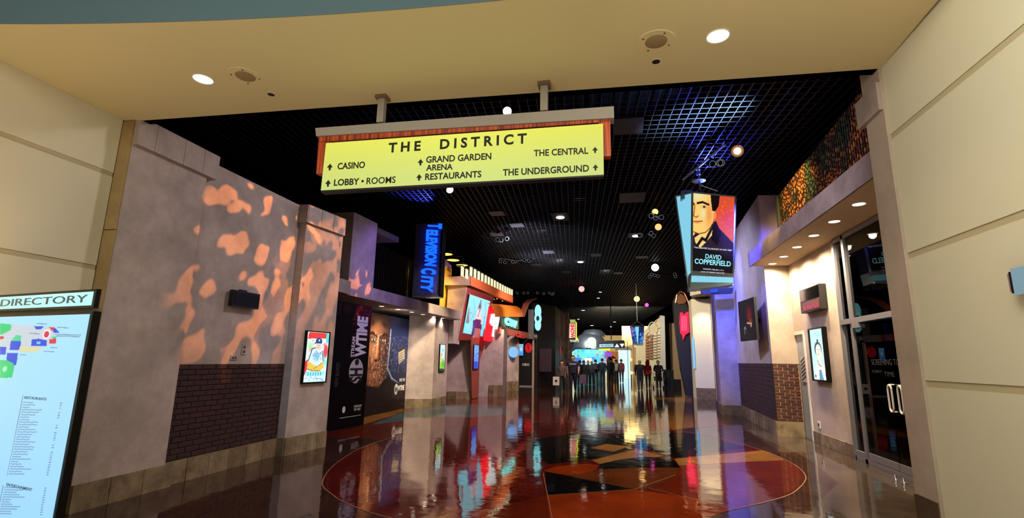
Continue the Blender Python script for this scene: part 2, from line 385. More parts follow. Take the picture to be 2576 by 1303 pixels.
big = inlay([(p.x, p.y) for p in cp_], fl_dred, world=True)
rim = MB()
for i in range(k_):
    a, b = cp_[i], cp_[(i+1) % k_]; z = Vector((0, 0, .0026))
    na = (a-c0).normalized()*.008; nb = (b-c0).normalized()*.008
    rim.face([a+z-na, b+z-nb, b+z+nb, a+z+na])
rim.build('inlay_rim', fl_strip, fl)
inlay([(1345, 1105), (1430, 1092), (1500, 1098), (1640, 1085), (1770, 1092), (1877, 1127), (1698, 1154), (1620, 1127), (1540, 1150), (1380, 1168), (1330, 1140)], fl_blk)
inlay([(1698, 1154), (1918, 1133), (1950, 1144), (1974, 1158), (1877, 1162), (1702, 1172)], fl_och)
inlay([(1702, 1172), (1974, 1158), (2005, 1176), (2017, 1200), (2004, 1228), (1960, 1252), (1916, 1268), (1846, 1279), (1764, 1255), (1632, 1230)], fl_rust)
inlay([(1489, 1158), (1601, 1129), (1671, 1148), (1508, 1168)], fl_och)
inlay([(1485, 1127), (1524, 1117), (1582, 1123), (1543, 1137)], fl_och)
inlay([(1376, 1247), (1597, 1232), (1764, 1255), (1846, 1280), (1790, 1300), (1700, 1400), (1400, 1440)], fl_org)
inlay([(1180, 1290), (1376, 1247), (1400, 1440), (1250, 1400)], fl_rust)
inlay([(1372, 1186), (1597, 1232), (1376, 1247)], fl_blk)
inlay([(1508, 1181), (1600, 1177), (1710, 1177), (1700, 1195), (1670, 1213), (1632, 1228), (1597, 1232), (1372, 1186)], fl_brn)
inlay([(1508, 1168), (1560, 1156), (1613, 1150), (1670, 1151), (1700, 1160), (1712, 1177), (1613, 1176), (1508, 1181)], fl_blk)
inlay([(1364, 1185), (1400, 1174), (1450, 1168), (1480, 1167), (1506, 1171), (1500, 1182), (1458, 1194), (1410, 1194)], fl_org)
def fstrip(a, b, wd=.012):
    a, b = atz(*a), atz(*b); d = (b-a).normalized(); n = Vector((-d.y, d.x, 0))*wd/2; z = Vector((0, 0, .0062))
    s = MB(); s.face([a-n+z, b-n+z, b+n+z, a+n+z]); s.build('inlay_seam', fl_strip, fl)
fstrip((1366, 1190), (1392, 1320)); fstrip((1632, 1229), (1850, 1282)); fstrip((1376, 1247), (1597, 1232)); fstrip((1597, 1232), (1700, 1195))
# ================================================================ FOYER SHELL
YL, YR = 4.40, 4.74                       # opening line, left and right
def yo(x): return YL+(x+5.6)/8*(YR-YL)
arc = [(x, 3.27-(x-.5)**2/57) for x in [-5.62+i*.5 for i in range(17)]]
cl = thing('ceiling', (0, 0, HC), 'cream foyer ceiling band over the opening with a curved edge', 'ceiling', kind='structure')
s = MB(); s.prism([(x, y, HC) for x, y in arc]+[(2.42, YR, HC), (-5.62, YL, HC)], (0, 0, 1.2)); s.build('soffit', foyer_ceil, cl)
s = MB(); [s.face([(a[0], a[1]-.012, HC-.004), (b[0], b[1]-.012, HC-.004), (b[0], b[1]-.012, HC+1.2), (a[0], a[1]-.012, HC+1.2)]) for a, b in zip(arc, arc[1:])]; s.build('curved_riser', foyer_high, cl)
struct('ceiling', MB().box((-5.8, -7, 5.45), (2.6, 3.4, 5.6)), foyer_high, 'blue grey upper foyer ceiling beyond the curved cream edge', 'ceiling')
JZ = [1.47, 2.52, 3.60]
def panel_wall(name, x, side, y0, y1, label):
    t = thing(name, (x, 0, 0), label, 'wall', kind='structure')
    zs = [0]+JZ+[5.5]; nx_ = -side
    MB().box((min(x, x+side*.02), y0, 0), (max(x, x+side*.02), y1, 5.5)).build('joint_backing', joint_m, t)
    for a, b in zip(zs, zs[1:]):
        MB().box((min(x+nx_*.008, x), y0, a+(.026 if a else 0)), (max(x+nx_*.008, x), y1, b-.026)).build('wall_panel', foyer_paint, t)
    return t
panel_wall('wall_left', -5.63, -1, -6, 4.36, 'cream panelled foyer wall behind the directory sign')
panel_wall('wall_right', 2.43, 1, -6, YR-.004, 'cream panelled foyer wall with wide horizontal joints, right of the storefront')
struct('wall_back', MB().box((-5.8, -6.2, 0), (2.6, -6, 5.5)), foyer_paint, 'cream foyer wall behind the viewer', 'wall')
# wall mass around the opening above the soffit, hall side
struct('wall_front', MB().foot([(-5.62, YL), (2.42, YR), (2.42, YR+.1), (-5.62, YL+.1)], HC+.001, 7.0), dark, 'dark bulkhead above the opening on the hall side', 'wall')
# ================================================================ LEFT FACADE
p1 = thing('trim_1', (-5.6, 5, 0), 'plaster pilaster with stone cornice and stone base beside the directory sign', 'pilaster', kind='structure')
MB().box((-5.95, 4.385, .27), (-5.45, 5.47, 3.97)).build('shaft', plaster, p1)
MB().box((-5.95, 4.385, 3.97), (-5.44, 5.5, 4.3)).build('shaft_top', plaster, p1)
zz = [.29, .92, 1.47, 2.52, 3.05, 3.97]
for a, b in ((.005, .62), (.62, 1.30), (1.30, 2.05), (2.05, 2.95), (2.95, 4.27)):   # jamb facing blocks
    MB().box((-5.62, 4.365, a+.006), (-5.462, 4.39, b-.006)).build('jamb_block', plaster_jamb, p1)
for a, b in ((4.39, 4.62), (4.62, 5.03), (5.03, 5.34), (5.34, 5.60)):
    MB().box((-5.6, a+.003, 3.98), (-5.40, b-.003, 4.32)).build('cornice_block', plaster, p1)
MB().box((-5.9, 4.39, 0), (-5.45, 5.47, .27)).build('plinth', stone2, p1)
stone_course((-5.45, 4.39), (-5.45, 5.58), 0, .275, (1, 0, 0), .36, [stone, stone2], p1)
wl = thing('wall_left', (-5.5, 6.6, 0), 'grey plaster wall with orange leaf-shaped light, dark brick wainscot below', 'wall', kind='structure')
MB().box((-5.9, 5.47, 1.47), (-5.52, 7.75, 4.25)).build('plaster_field', plaster, wl)
MB().box((-5.9, 5.47, 0), (-5.535, 7.75, 1.47)).build('mortar_bed', mortar, wl)
brick_panel((-5.535, 5.48), (-5.535, 7.66), .28, 1.47, (1, 0, 0), wl, bricks_d)
stone_course((-5.53, 5.5), (-5.53, 7.66), 0, .28, (1, 0, 0), .34, [stone, stone2], wl, .03)
p2 = thing('trim_2', (-5.4, 8.2, 0), 'projecting plaster pier with cap, orange light and a sports poster', 'pilaster', kind='structure')
A, B = (-5.38, 7.65), (-5.24, 8.64)
MB().foot([A, B, (-5.9, 8.70), (-5.9, 7.65)], .0, 4.24).build('shaft', plaster, p2)
aa, nn = offset(A, B, -1)
for k in range(3):
    q0 = Vector((*A, 0))+aa*(k*.34-.02); q1 = Vector((*A, 0))+aa*((k+1)*.34-.03)
    MB().prism([q0+UP*3.93, q1+UP*3.93, q1+UP*4.26, q0+UP*4.26], nn*.05).build('cap_block', plaster, p2)
MB().box((-5.56, 7.60, 3.93), (-5.34, 7.66, 4.26)).build('cap_block', plaster, p2)
stone_course(A, B, 0, .285, nn, .25, [stone, stone2], p2)
stone_course((-5.54, 7.65), A, 0, .285, (0, -1, 0), .2, [stone, stone2], p2)
# little box on the plaster field
sp = thing('wall_speaker', (-5.5, 6.58, 2.42), 'black rectangular speaker box on the plaster above the brick wainscot', 'speaker')
sy0, sy1 = atx(586, 752, -5.42).y, atx(653, 756, -5.42).y; sz0, sz1 = atx(620, 774, -5.42).z, atx(620, 734, -5.42).z
MB().box((-5.49, sy0, sz0), (-5.42, sy1, sz1)).build('cabinet', black, sp)
MB().box((-5.42, sy0+.02, sz0+.02), (-5.415, sy1-.02, sz1-.02)).build('grille', black_m, sp)
MB().box((-5.52, (sy0+sy1)/2-.07, sz0+.06), (-5.49, (sy0+sy1)/2+.07, sz1+.03)).build('bracket', black_m, sp)
ou = thing('wall_plate', (-5.51, 6.64, 1.69), 'tall grey electrical plate on the plaster above the brick', 'electrical plate')
MB().box((-5.52, 6.60, 1.61), (-5.505, 6.68, 1.76)).build('plate', greyp, ou)
for k in range(2): MB().box((-5.506, 6.625, 1.635+.07*k), (-5.50, 6.655, 1.665+.07*k)).build('socket', textdark, ou)
ou = thing('wall_plate', (-5.51, 6.46, 1.56), 'low grey double plate just above the brick wainscot top', 'electrical plate')
MB().box((-5.52, 6.40, 1.53), (-5.505, 6.52, 1.59)).build('plate', greyp, ou)
for k in range(2): MB().box((-5.506, 6.42+.05*k, 1.545), (-5.50, 6.445+.05*k, 1.575)).build('socket', textdark, ou)
# ---- sports poster display
def wall_display(name, p, q, N, z0, z1, img, label, frame_m=black_m, d=.05, fr=.02, group=None):
    p = Vector((p[0], p[1], 0)); q = Vector((q[0], q[1], 0)); a = (q-p).normalized(); L = (q-p).length; N = Vector(N).normalized()
    t = thing(name, (p+q)/2+UP*(z0+z1)/2, label, 'display', group)
    s = MB(); f2 = fr
    def bar(s0, s1, za, zb): s.prism([p+a*s0+UP*za, p+a*s1+UP*za, p+a*s1+UP*zb, p+a*s0+UP*zb], N*d)
    bar(0, L, z0, z0+f2); bar(0, L, z1-f2, z1); bar(0, f2, z0+f2, z1-f2); bar(L-f2, L, z0+f2, z1-f2)
    s.build('frame', frame_m, t)
    MB().prism([p+a*f2+UP*(z0+f2), p+a*(L-f2)+UP*(z0+f2), p+a*(L-f2)+UP*(z1-f2), p+a*f2+UP*(z1-f2)], N*(d*.6)).build('back_panel', black, t)
    Rv = a if a.cross(UP).dot(N) > 0 else -a; st = p if Rv.dot(a) > 0 else q
    artwork('screen', st+Rv*f2+UP*(z0+f2)+N*(d*.6+.004), Rv*(L-2*f2), UP*(z1-z0-2*f2), img.i, screen_print, t)
    return t
P = Paint(56, 96, (214, 244, 244), (236, 250, 250))
P.poly([(.05, .86), (.9, .88), (.88, .99), (.08, .99)], (232, 60, 56)).poly([(0, .1), (.12, .2), (.14, .46), (0, .4)], (220, 56, 70))
P.ell(.9, .62, .1, .14, (226, 80, 90), .4).ell(.88, .4, .12, .1, (120, 226, 208), .5).ell(.2, .72, .16, .1, (170, 240, 170), .5).ell(.94, .9, .07, .12, (90, 220, 220), .3)
P.ell(.82, .75, .06, .06, (240, 120, 120), .5).ell(.22, .64, .09, .05, (240, 170, 120), .5)
P.poly([(.16, .42), (.28, .66), (.5, .70), (.74, .64), (.84, .42), (.7, .3), (.3, .3)], (222, 240, 248))
P.line([(.16, .42), (.28, .66), (.46, .69)], .02, (20, 60, 110)); P.line([(.76, .62), (.82, .42)], .02, (40, 80, 120))
P.ell(.5, .50, .14, .1, (120, 210, 230), .6).specks(30, .025, (50, 130, 190), .32, .72, .42, .62).specks(26, .02, (228, 90, 100), .1, .95, .5, .9).specks(14, .02, (60, 110, 200), .1, .95, .5, .9)
P.ell(.55, .73, .13, .09, (246, 212, 190)).poly([(.40, .77), (.70, .77), (.69, .86), (.55, .90), (.42, .86)], (28, 74, 142)).poly([(.36, .765), (.52, .775), (.5, .795), (.37, .79)], (22, 56, 116)).ell(.57, .84, .03, .02, (250, 250, 255))
P.line([(.49, .735), (.53, .735)], .012, (60, 50, 60)); P.line([(.58, .735), (.62, .735)], .012, (60, 50, 60)); P.line([(.51, .695), (.58, .697)], .01, (170, 70, 70))
P.poly([(.12, .26), (.16, .42), (.34, .36), (.62, .30), (.84, .42), (.86, .27), (.66, .20), (.3, .22)], (246, 196, 76)); P.line([(.12, .26), (.4, .22), (.72, .22)], .014, (60, 60, 110)); P.line([(.42, .26), (.62, .32), (.78, .38)], .012, (110, 90, 80))
P.poly([(.08, .12), (.92, .12), (.92, .2), (.08, .2)], (150, 238, 240)).specks(16, .025, (60, 110, 190), .1, .9, .02, .1)
for k in range(6): P.line([(.2+.11*k, .13), (.2+.11*k, .185)], .018, (50, 120, 170))
dq0 = Vector((*A, 0))+aa*.225; dq1 = Vector((*A, 0))+aa*.83
wall_display('poster_display', dq0, dq1, nn, 1.14, 2.045, P, 'lit poster in a black frame of a ball player with folded arms, on the pier')
# ================================================================ RIGHT FACADE
XR = 2.40
pr = thing('trim_3', (XR, 4.9, 0), 'plaster pilaster between the cream foyer wall and the glass storefront', 'pilaster', kind='structure')
MB().box((XR, YR, .0), (XR+.5, 5.07, 7.0)).build('shaft', plaster_r, pr)
MB().box((XR-.035, YR+.002, 3.88), (XR+.02, 5.16, 4.15)).build('cornice_block', plaster, pr)
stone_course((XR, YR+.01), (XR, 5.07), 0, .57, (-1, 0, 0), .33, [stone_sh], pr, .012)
XW = 4.08
wr = thing('wall_right', (XW, 11.5, 0), 'warm plaster wall with door, poster and ticker box under the lit canopy', 'wall', kind='structure')
# plaster with door opening (Y 12.40..13.05) and storefront (Y 5.1..10.33)
MB().box((XW, 10.36, 0), (XW+.2, 12.36, 3.95)).build('plaster_field', plaster_r, wr)
MB().box((XW, 12.36, 2.34), (XW+.2, 13.4, 3.95)).build('plaster_field', plaster_r, wr)
stone_course((XW, 10.38), (XW, 12.34), 0, .22, (-1, 0, 0), .36, [stone, stone2], wr, .02)
MB().box((XW, 5.0, 3.93), (XW+.2, 10.36, 4.6)).build('plaster_head', plaster_r, wr)
can = thing('trim_4', (3.6, 9.5, 3.95), 'long plaster canopy with blue-lit fascia and six recessed lights', 'canopy', kind='structure')
MB().box((3.23, 5.07, 3.95), (5.2, 12.96, 4.29)).build('canopy_slab', mat('soffit_cream', (238, 216, 176), .7), can)
MB().box((3.215, 5.07, 3.95), (3.24, 13.08, 4.30)).build('fascia', plaster, can)
# pier with brick base, face towards the viewer and face towards the hall
pb = thing('wall_right', (3.7, 14.5, 0), 'tall plaster pier with lit brick wainscot and a television on it', 'wall', kind='structure')
C0, C1, C2 = (3.53, 12.95), (3.79, 17.63), (4.12, 13.0)
MB().foot([C0, C2, (4.4, 17.7), C1], 1.62, 5.75).build('plaster_field', plaster_r, pb)
MB().foot([(C0[0]+.02, C0[1]+.02), (C2[0], C2[1]+.02), (4.38, 17.6), (C1[0]+.02, C1[1])], 0, 1.62).build('mortar_bed', mortar_l, pb)
brick_panel((3.53, 12.965), (4.10, 12.985), .33, 1.62, (0, -1, 0), pb, bricks_lit, gap=.019)
a_, n_ = offset(C0, C1, 1)
b0 = Vector((*C0, 0))+n_*-.0; b1 = Vector((*C1, 0))
brick_panel(b0+n_*-.012+a_*.02, b1+n_*-.012, .33, 1.62, n_, pb, bricks_d, .107, .30)  # hall-side face takes the dark set, its shade put into the brick colour
stone_course(C0, C1, 0, .33, n_, .40, [stone, stone2], pb, .02)
stone_course((3.52, 12.95), (4.1, 12.97), 0, .33, (0, -1, 0), .6, [stone], pb, .02)
# blue pier next to it
bp = thing('wall_right', (3.5, 18.5, 0), 'tall narrow pier lit deep blue with a stone base', 'wall', kind='structure')
D0, D1, D2 = (3.22, 17.66), (3.84, 17.62), (3.42, 19.6)
MB().foot([D0, D1, (3.95, 19.6), D2], 0, 5.75).build('plaster_field', plaster, bp)
stone_course(D0, (3.80, 17.62), 0, .30, (0, -1, 0), .3, [stone, stone2], bp, .02)
stone_course(D0, D2, 0, .30, (-1, .1, 0), .36, [stone, stone2], bp, .02)
# panel above the canopy: vertical ribs, coloured patterned light painted into their colour
mo = thing('ribbed_screen', (3.78, 10, 4.3), 'ribbed screen above the right canopy with painted orange and green light pattern', 'screen')
mm = bpy.data.materials.new('painted_light_pattern'); mm.use_nodes = True; nt = mm.node_tree; b = nt.nodes['Principled BSDF']
g = nt.nodes.new('ShaderNodeNewGeometry'); vo = nt.nodes.new('ShaderNodeTexVoronoi'); vo.feature = 'DISTANCE_TO_EDGE'; vo.inputs['Scale'].default_value = 10
nz = nt.nodes.new('ShaderNodeTexNoise'); nz.inputs['Scale'].default_value = 1.5; nz.inputs['Detail'].default_value = 4
nt.links.new(g.outputs['Position'], vo.inputs['Vector']); nt.links.new(g.outputs['Position'], nz.inputs['Vector'])
r1 = nt.nodes.new('ShaderNodeValToRGB'); r1.color_ramp.elements[0].position = .42; r1.color_ramp.elements[1].position = .60
r1.color_ramp.elements[0].color = (*srgb((196, 112, 44)), 1); r1.color_ramp.elements[1].color = (*srgb((60, 78, 40)), 1)
r2 = nt.nodes.new('ShaderNodeValToRGB'); r2.color_ramp.elements[0].position = .10; r2.color_ramp.elements[1].position = .26
r2.color_ramp.elements[0].color = (*srgb((46, 14, 8)), 1); r2.color_ramp.elements[1].color = (1, 1, 1, 1)
mx = nt.nodes.new('ShaderNodeMixRGB'); mx.blend_type = 'MULTIPLY'; mx.inputs[0].default_value = 1
nt.links.new(nz.outputs['Fac'], r1.inputs[0]); nt.links.new(vo.outputs['Distance'], r2.inputs[0]); nt.links.new(r1.outputs[0], mx.inputs[1]); nt.links.new(r2.outputs[0], mx.inputs[2]); nt.links.new(mx.outputs[0], b.inputs['Base Color']); b.inputs['Roughness'].default_value = .5
MB().prism([(3.80, 5.1, 4.29), (3.80, 12.3, 4.29), (3.80, 12.3, 5.48), (3.80, 5.1, 5.95)], (.1, 0, 0)).build('backing', mm, mo)
nrib = 90
for i in range(nrib):
    y = 5.15+i*7.1/nrib; zt = 5.95-(y-5.1)/7.2*.47
    MB().box((3.765, y, 4.29), (3.802, y+.035, zt)).build('rib', mm, mo)
MB().box((3.75, 12.30, 4.29), (4.1, 12.42, 5.5)).build('end_panel', mat('olive', (74, 72, 44), .7), mo)
# storefront: aluminium frame and glass
sf = thing('window_1', (4.05, 8, 0), 'glazed storefront with aluminium frame, glass double door and dark shop behind', 'storefront', kind='structure')
def gl_mat(name, tint, fac):
    m = bpy.data.materials.new(name); m.use_nodes = True; nt = m.node_tree; nt.nodes.clear()
    o = nt.nodes.new('ShaderNodeOutputMaterial'); mx = nt.nodes.new('ShaderNodeMixShader'); tr = nt.nodes.new('ShaderNodeBsdfTransparent'); gl = nt.nodes.new('ShaderNodeBsdfGlossy'); fr = nt.nodes.new('ShaderNodeFresnel')
    tr.inputs[0].default_value = (*tint, 1); gl.inputs['Roughness'].default_value = .01; fr.inputs['IOR'].default_value = fac
    nt.links.new(fr.outputs[0], mx.inputs[0]); nt.links.new(tr.outputs[0], mx.inputs[1]); nt.links.new(gl.outputs[0], mx.inputs[2]); nt.links.new(mx.outputs[0], o.inputs[0]); return m
glass = gl_mat('clear_glass', (.85, .9, .92), 1.5); glass_d = gl_mat('tinted_glass', (.13, .14, .16), 1.32)
def frame_bar(y0, y1, z0, z1, x0=4.03, x1=4.13, nm='mullion'): MB().box((x0, y0, z0), (x1, y1, z1)).build(nm, alum, sf)
for y in (10.26, 9.84, 7.80, 5.2): frame_bar(y, y+.09, 0, 3.93)
frame_bar(5.2, 10.3, 3.86, 3.93, nm='head_rail'); frame_bar(5.2, 10.3, 2.33, 2.42, 4.01, 4.14, 'transom'); frame_bar(5.2, 10.3, 0, .07, nm='sill_rail')
frame_bar(9.93, 10.26, .07, .16, nm='sill_rail'); frame_bar(9.55, 9.80, 2.24, 2.34, 4.0, 4.05, 'door_closer')
MB().box((4.07, 9.93, .16), (4.08, 10.26, 2.33)).build('pane', glass, sf); MB().box((4.07, 9.93, 2.42), (4.08, 10.26, 3.86)).build('pane', glass, sf)
MB().box((4.07, 7.89, 2.42), (4.08, 9.84, 3.86)).build('pane', glass_d, sf); MB().box((4.07, 5.3, .07), (4.08, 7.8, 3.86)).build('pane', glass_d, sf)
for k, (ya, yb) in enumerate(((8.87, 9.80), (7.92, 8.85))):
    dr = thing('glass_door', (4.05, (ya+yb)/2, .07), ['frameless dark glass shop door, the one nearer the metal mullion', 'frameless dark glass shop door, half hidden by the plaster pilaster'][k], 'door', 'double glass doors')
    MB().box((4.05, ya, .10), (4.065, yb, 2.30)).build('pane', glass_d, dr)
    MB().box((4.035, ya, .08), (4.08, yb, .19)).build('bottom_rail', alum, dr)
    hy = atx((2241, 2266)[k], 1005, 3.985).y
    s = MB(); s.path([(4.05, hy, 1.02), (3.98, hy, 1.00), (3.96, hy, 1.05), (3.96, hy, 1.30), (3.98, hy, 1.35), (4.05, hy, 1.33)], .016, 10)
    # D handle plane parallel to the glass
    s = MB(); r = .055; yy = hy; pts = []
    for t in range(0, 25):
        an = 2*math.pi*t/24; cy = yy+.055*math.cos(an); cz = 1.13+math.copysign(.12, math.sin(an))*min(1, abs(math.sin(an))*50)+.075*math.sin(an)
        pts.append((3.985, cy, cz))
    s.path(pts, .014, 8); s.tube((3.985, yy, 1.33), (4.05, yy, 1.33), .012); s.tube((3.985, yy, .935), (4.05, yy, .935), .012)
    s.build('handle', whitem, dr, True)
for k, y in enumerate((8.62, 8.40)):
    d_ = thing('door_stop', (3.85, y, 0), ['small round metal floor stop by the glass door, the farther one', 'small round metal floor stop by the glass door, the nearer one'][k], 'door stop', 'floor door stops')
    MB().lathe((3.86, y, .002), [(.0, 0), (.04, 0), (.04, .02), (.02, .05), (.028, .06), (.02, .075), (0, .08)], 14).build('dome', chrome, d_, True)
letters('SCREENING TOUR', (4.046, 9.34, 1.62), (0, -1, 0), UP, 1.0, .09, mat('frosted_grey', (26, 27, 30), .7), sf, 'glass_lettering', depth=.001)
letters('TIME', (4.046, 8.98, 1.45), (0, -1, 0), UP, .3, .07, MATS['frosted_grey'], sf, 'glass_lettering', depth=.001)
# shop interior
shop = thing('wall_right', (5.5, 8, 0), 'dark shop interior behind the storefront glass', 'room', kind='structure')
MB().box((7.6, 5, 0), (7.7, 12.3, 3.93)).build('rear_wall', dark, shop); MB().box((4.3, 5, .0), (7.6, 12.2, .01)).build('shop_floor', dark, shop); MB().box((4.3, 12.2, 0), (7.7, 12.3, 3.93)).build('side_wall', black, shop)
MB().box((4.2, 4.9, 0), (7.7, 5.0, 3.93)).build('side_wall', black, shop); MB().box((4.2, 5, 3.93), (7.7, 12.3, 3.95)).build('shop_ceiling', dark, shop)
MB().box((4.15, 10.36, 0), (4.29, 12.3, 3.93)).build('side_wall', black, shop)
def plain_screen(name, c, sx, sz, col, label, ex=.04, dirx=True, em=1.0):
    t = thing(name, c, label, 'screen'); x, y, z = c
    P = Paint(24, 20, col, tuple(min(255, v*1.4) for v in col)); P.ell(.5, .5, .3, .3, tuple(v*.3 for v in col), .4).ell(.5, .5, .12, .12, (10, 20, 50), .3)
    if dirx:
        MB().box((x, y-sx/2-.02, z-sz/2-.02), (x+ex, y+sx/2+.02, z+sz/2+.02)).build('casing', black, t)
        artwork('screen_face', (x-.003, y+sx/2, z-sz/2), (0, -sx, 0), (0, 0, sz), P.i*em, screen_print, t)
    else:
        MB().box((x-sx/2-.02, y, z-sz/2-.02), (x+sx/2+.02, y+ex, z+sz/2+.02)).build('casing', black, t)
        artwork('screen_face', (x-sx/2, y-.003, z-sz/2), (sx, 0, 0), (0, 0, sz), P.i*em, screen_print, t)
    return t
plain_screen('shop_television', (5.95, 12.1, 2.25), .8, .5, (30, 110, 200), 'blue screen glowing high inside the dark shop', dirx=False)
plain_screen('shop_monitor', (4.75, 12.1, 1.95), .5, .55, (120, 190, 230), 'upper pale blue monitor seen through the narrow pane', dirx=False)
plain_screen('shop_monitor', (4.75, 12.1, .95), .5, .75, (130, 200, 240), 'lower pale blue monitor seen through the narrow pane', dirx=False)
for i, (x, c) in enumerate(((4.95, (30, 110, 50)), (5.2, (50, 150, 70)), (5.55, (60, 200, 200)), (5.85, (80, 200, 220)))):
    t = tag(MB().box((x, 12.0, 2.72), (x+.14, 12.05, 3.35)).build('light_tube', glow('tube%d' % i, c, .9)), '%s vertical light bar inside the shop above the door' % ['dim green', 'green', 'cyan', 'pale cyan'][i], 'light bar', 'light bars in the shop')
# door in the recess
dt = thing('door_1', (XW, 12.7, 0), 'pale painted door with lettered notice in a white frame', 'door', kind='structure')
MB().box((XW-.02, 12.34, 0), (XW+.02, 12.42, 2.36)).build('frame', whitem, dt); MB().box((XW-.02, 12.42, 2.28), (XW+.02, 12.95, 2.36)).build('frame', whitem, dt)
MB().box((XW+.02, 12.42, 0), (XW+.06, 12.62, 2.28)).build('leaf', mat('door_blue', (150, 160, 176), .45), dt); MB().box((XW+.025, 12.63, 0), (XW+.06, 12.95, 2.28)).build('leaf', MATS['door_blue'], dt)
fn = mat('foil_notice', (186, 172, 180), .5)
MB().box((XW+.01, 12.42, 1.22), (XW+.018, 12.80, 1.78)).build('notice', fn, dt)
for i in range(6): MB().prism([(XW+.005, 12.78, 1.26+i*.08), (XW+.005, 12.46, 1.38+i*.08), (XW+.005, 12.46, 1.40+i*.08), (XW+.005, 12.78, 1.28+i*.08)], (.004, 0, 0)).build('notice_line', textdark, dt)
# portrait poster
P = Paint(48, 110, (196, 244, 244), (190, 240, 244))
P.ell(.5, .60, .26, .15, (40, 70, 84)).ell(.52, .77, .06, .035, (30, 60, 80)).ell(.52, .565, .2, .135, (250, 240, 214)).ell(.52, .44, .12, .07, (250, 238, 212)).poly([(.36, .32), (.5, .44), (.72, .30), (.6, .2)], (246, 232, 204))
P.poly([(.12, 0), (.16, .2), (.36, .33), (.6, .2), (.78, .3), (.96, .16), (.98, 0)], (236, 246, 246)).poly([(.4, 0), (.44, .2), (.6, .2), (.72, 0)], (90, 150, 170)).line([(.4, .38), (.46, .3), (.62, .26)], .02, (40, 70, 84))
P.ell(.44, .59, .035, .012, (110, 100, 90)).ell(.62, .59, .035, .012, (110, 100, 90)).line([(.46, .5), (.58, .5)], .02, (206, 150, 120)).poly([(.1, .04), (.18, .04), (.18, .1), (.1, .1)], (50, 50, 70)).ell(.9, .1, .06, .03, (120, 80, 90), .5)
P.line([(.25, .92), (.7, .925)], .016, (150, 206, 206)); P.line([(.2, .87), (.8, .88)], .02, (150, 206, 206)); P.line([(.35, .83), (.7, .835)], .014, (150, 206, 206)); P.i *= 1.05
wall_display('poster_display', (XW, 11.10), (XW, 11.88), (-1, 0, 0), 1.28, 2.36, P, 'lit pale poster of a smiling face, between the pale door and the storefront', d=.09, fr=.03)
tk = thing('ticker_box', (XW-.1, 11.85, 2.7), 'black message box with a dim red scrolling text strip, high on the warm wall', 'message board')
TKa, TKb = atx(2064, 760, XW-.13).y, atx(2013, 760, XW-.13).y; s = MB(); s.box((XW-.13, TKa, 2.70), (XW, TKb, 3.20)); s.build('cabinet', black, tk)
MB().box((XW-.135, TKa+.03, 2.95), (XW-.13, TKb-.03, 3.18)).build('upper_screen', gloss_black, tk)
MB().box((XW-.135, TKa+.05, 2.73), (XW-.13, TKb-.12, 2.91)).build('ticker_strip', glow('ticker_red', (104, 12, 36), .8), tk)
letters('IN', (XW-.136, TKb-.2, 2.745), (0, -1, 0), UP, .12, .08, glow('ticker_text', (170, 60, 100), .9), tk, 'ticker_text', depth=.001)
letters('ARENA', (XW-.136, TKb-.38, 2.745), (0, -1, 0), UP, TKb-TKa-.48, .08, glow('ticker_text', (170, 60, 100), .9), tk, 'ticker_text', depth=.001)
o2 = thing('wall_outlet', (XW, 12.0, .38), 'small white outlet low on the wall beside the storefront', 'outlet')
MB().box((XW-.015, 11.93, .31), (XW, 12.05, .45)).build('plate', whitem, o2); MB().box((XW-.02, 11.96, .35), (XW-.015, 12.02, .41)).build('socket', textdark, o2)
# television on the pier
a_, n_ = offset(C0, C1, 1)
def pierpt(y, z, off): k = (y-C0[1])/(C1[1]-C0[1]); return Vector((C0[0]+(C1[0]-C0[0])*k, y, z))+n_*off
tv = thing('television', pierpt(15.6, 2.7, .2), 'flat television on a wall bracket above the brick wainscot, dark red picture', 'television')
def pieroff(u, v, o): return atp(u, v, (C0[0]+n_.x*o, C0[1]+n_.y*o), (C1[0]+n_.x*o, C1[1]+n_.y*o))
T0, T1 = pieroff(1900, 800, .22), pieroff(1859, 800, .40); T0.z = T1.z = 0
ta = (T1-T0).normalized(); tn = Vector((-ta.y, ta.x, 0)); tz0, tz1 = 2.24, 3.34
MB().prism([T0+UP*2.19, T1+UP*2.19, T1+UP*3.24, T0+UP*3.24], -tn*.06).build('casing', black, tv)
P = Paint(70, 44, (12, 6, 8), (18, 10, 12)); P.ell(.68, .6, .2, .3, (120, 24, 16), 1).ell(.74, .45, .1, .06, (170, 60, 20), 1).line([(.5, .42), (.8, .38)], .01, (230, 200, 180)).ell(.74, .33, .02, .03, (240, 240, 240)).line([(.3, .15), (.3, .3), (.36, .32), (.4, .26)], .01, (180, 180, 180)).specks(14, .015, (80, 90, 120), .1, .9, .02, .2)
artwork('screen_face', T1-ta*.03+UP*2.22+tn*.003, -(ta*((T1-T0).length-.06)), UP*.99, P.i, print_mat('tv_glow', .9), tv)
MB().tube(pierpt((T0.y+T1.y)/2, 2.7, 0), (T0+T1)/2-tn*.05+UP*2.7, .05).build('bracket', black_m, tv)
